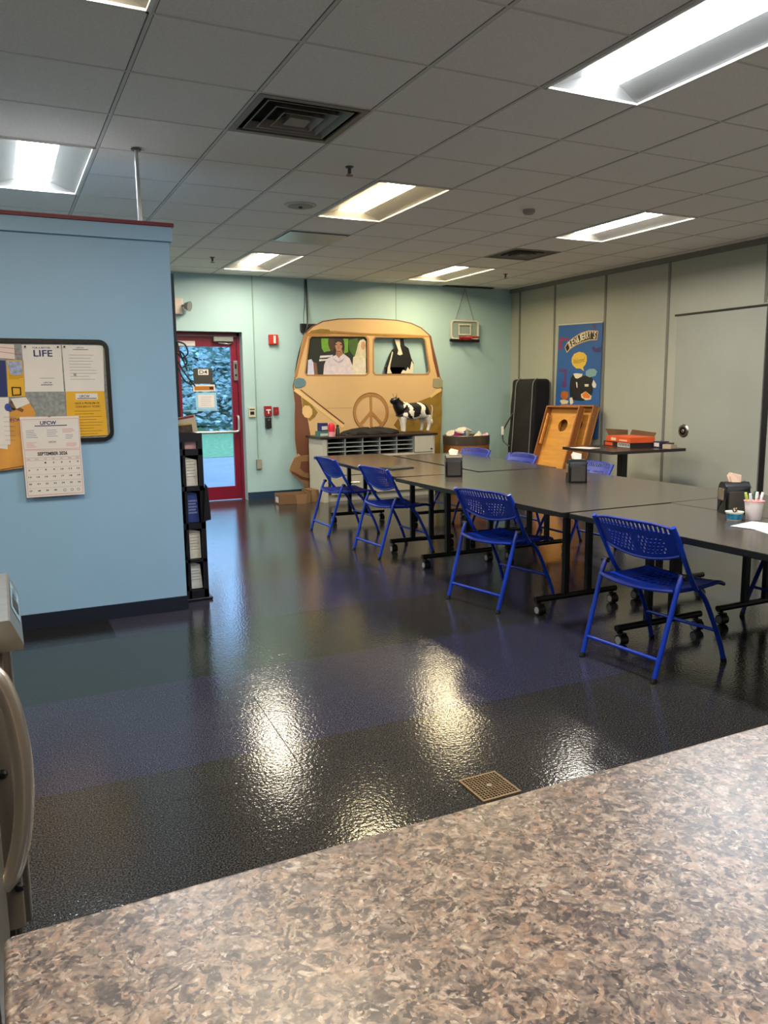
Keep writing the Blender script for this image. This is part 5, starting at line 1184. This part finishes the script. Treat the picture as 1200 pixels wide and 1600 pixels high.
# things on the pedestal table
t = thing('board_game_box', 'opened orange and black board game box on the cafe table', 'box', (5.66, 3.44, .735), -.18)
bm = new(); span(bm, -.13, .16, -.27, .27, 0, .055); obj('box_base', bm, M('game_black', (36, 26, 26), .5), t)
bm = new(); span(bm, -.14, .165, -.28, .20, .056, .115); obj('lid', bm, M('game_orange', (216, 84, 34), .5, noise=(6, .08)), t)
bm = new(); mq = lambda a, b, d: Vector((-.14-d, a, b))
mq2 = lambda a, b, d: Vector((-.13-d, a, b))
prism(bm, rect(.0, .068, .10, .10), mq, .0003, .001, 0); prism(bm, rect(-.26, .005, -.02, .05), mq2, .0003, .001, 1); prism(bm, rect(.08, .008, .24, .045), mq2, .0003, .001, 2); prism(bm, rect(-.22, .07, -.06, .085), mq, .0003, .001, 0)

obj('printed_panel', bm, [M('game_peach', (232, 196, 170), .5), PAPER, M('game_orange', ())], t)
bm = new()
for k in range(7): prism(bm, rect(-.25+.032*k, .012, -.25+.032*k+.018, .043), mq2, .001, .0016, 0)
obj('side_print', bm, INK, t)
bm = new()
A = [(-.10, .22, .115), (.15, .22, .115), (.17, .25, .17), (-.12, .26, .19)]; f = bm.faces.new([bm.verts.new(p) for p in A])
A = [(.165, -.27, .116), (.165, .2, .116), (.19, .2, .175), (.19, -.27, .16)]; f = bm.faces.new([bm.verts.new(p) for p in A])
bmesh.ops.solidify(bm, geom=bm.faces[:], thickness=.003); obj('flap', bm, M('kraft', ()), t)
t = thing('small_carton', 'small dark blue and white boxes right of the orange game box', 'box', (5.80, 3.02, .735), -.1)
bm = new(); span(bm, -.06, .06, .0, .11, 0, .07, bev=.002); obj('carton', bm, M('sc_navy', (44, 44, 74), .5), t)
bm = new(); prism(bm, rect(.015, .015, .095, .055), lambda a, b, d: Vector((-.06-d, a, b)), .0003, .001); obj('label_patch', bm, PAPER, t)
t = thing('small_carton', 'small open pale box at the wall end of the cafe table', 'box', (5.80, 2.94, .735), .1)
bm = new(); span(bm, -.05, .05, -.05, .06, 0, .045, bev=.002); obj('carton', bm, M('sc_pale', (176, 160, 140), .6), t)
bm = new(); bx(bm, (-.0, .0, .055), (.05, .07, .014), .4); obj('contents', bm, M('sc_dark', (70, 50, 60), .6), t)
bm = new(); bx(bm, (0, 0, 0), (.20, .26, .003)); o = obj('paper_sheet', bm, PAPER, loc=(5.12, 3.50, .7368)); o.rotation_euler = (0, 0, .2); tag(o, 'pale sheet lying on the near left corner of the cafe table', 'paper')

# floor drain
t = thing('floor_drain', 'square brass floor drain grate in the dark floor near the counter', 'drain', (.81, -1.137, 0), .0)
bm = new(); span(bm, -.07, .07, -.075, .075, .0005, .002); obj('sump', bm, M('sump', (10, 9, 8), .9), t)
BR = M('brass', (128, 106, 78), .45, .6)
bm = new()
for k in range(13):
    x = -.07+.14*k/12; span(bm, x-.0013, x+.0013, -.075, .075, .002, .006)
for k in range(13):
    y = -.075+.15*k/12; span(bm, -.07, .07, y-.0013, y+.0013, .002, .0058)
span(bm, -.078, -.070, -.083, .083, .0, .006); span(bm, .070, .078, -.083, .083, 0, .006); span(bm, -.07, .07, -.083, -.075, 0, .006); span(bm, -.07, .07, .075, .083, 0, .006)
obj('grate', bm, BR, t)
bm = new(); cyl(bm, (0, 0, .006), (0, 0, .0075), .01, n=12); obj('screw', bm, STEEL, t)
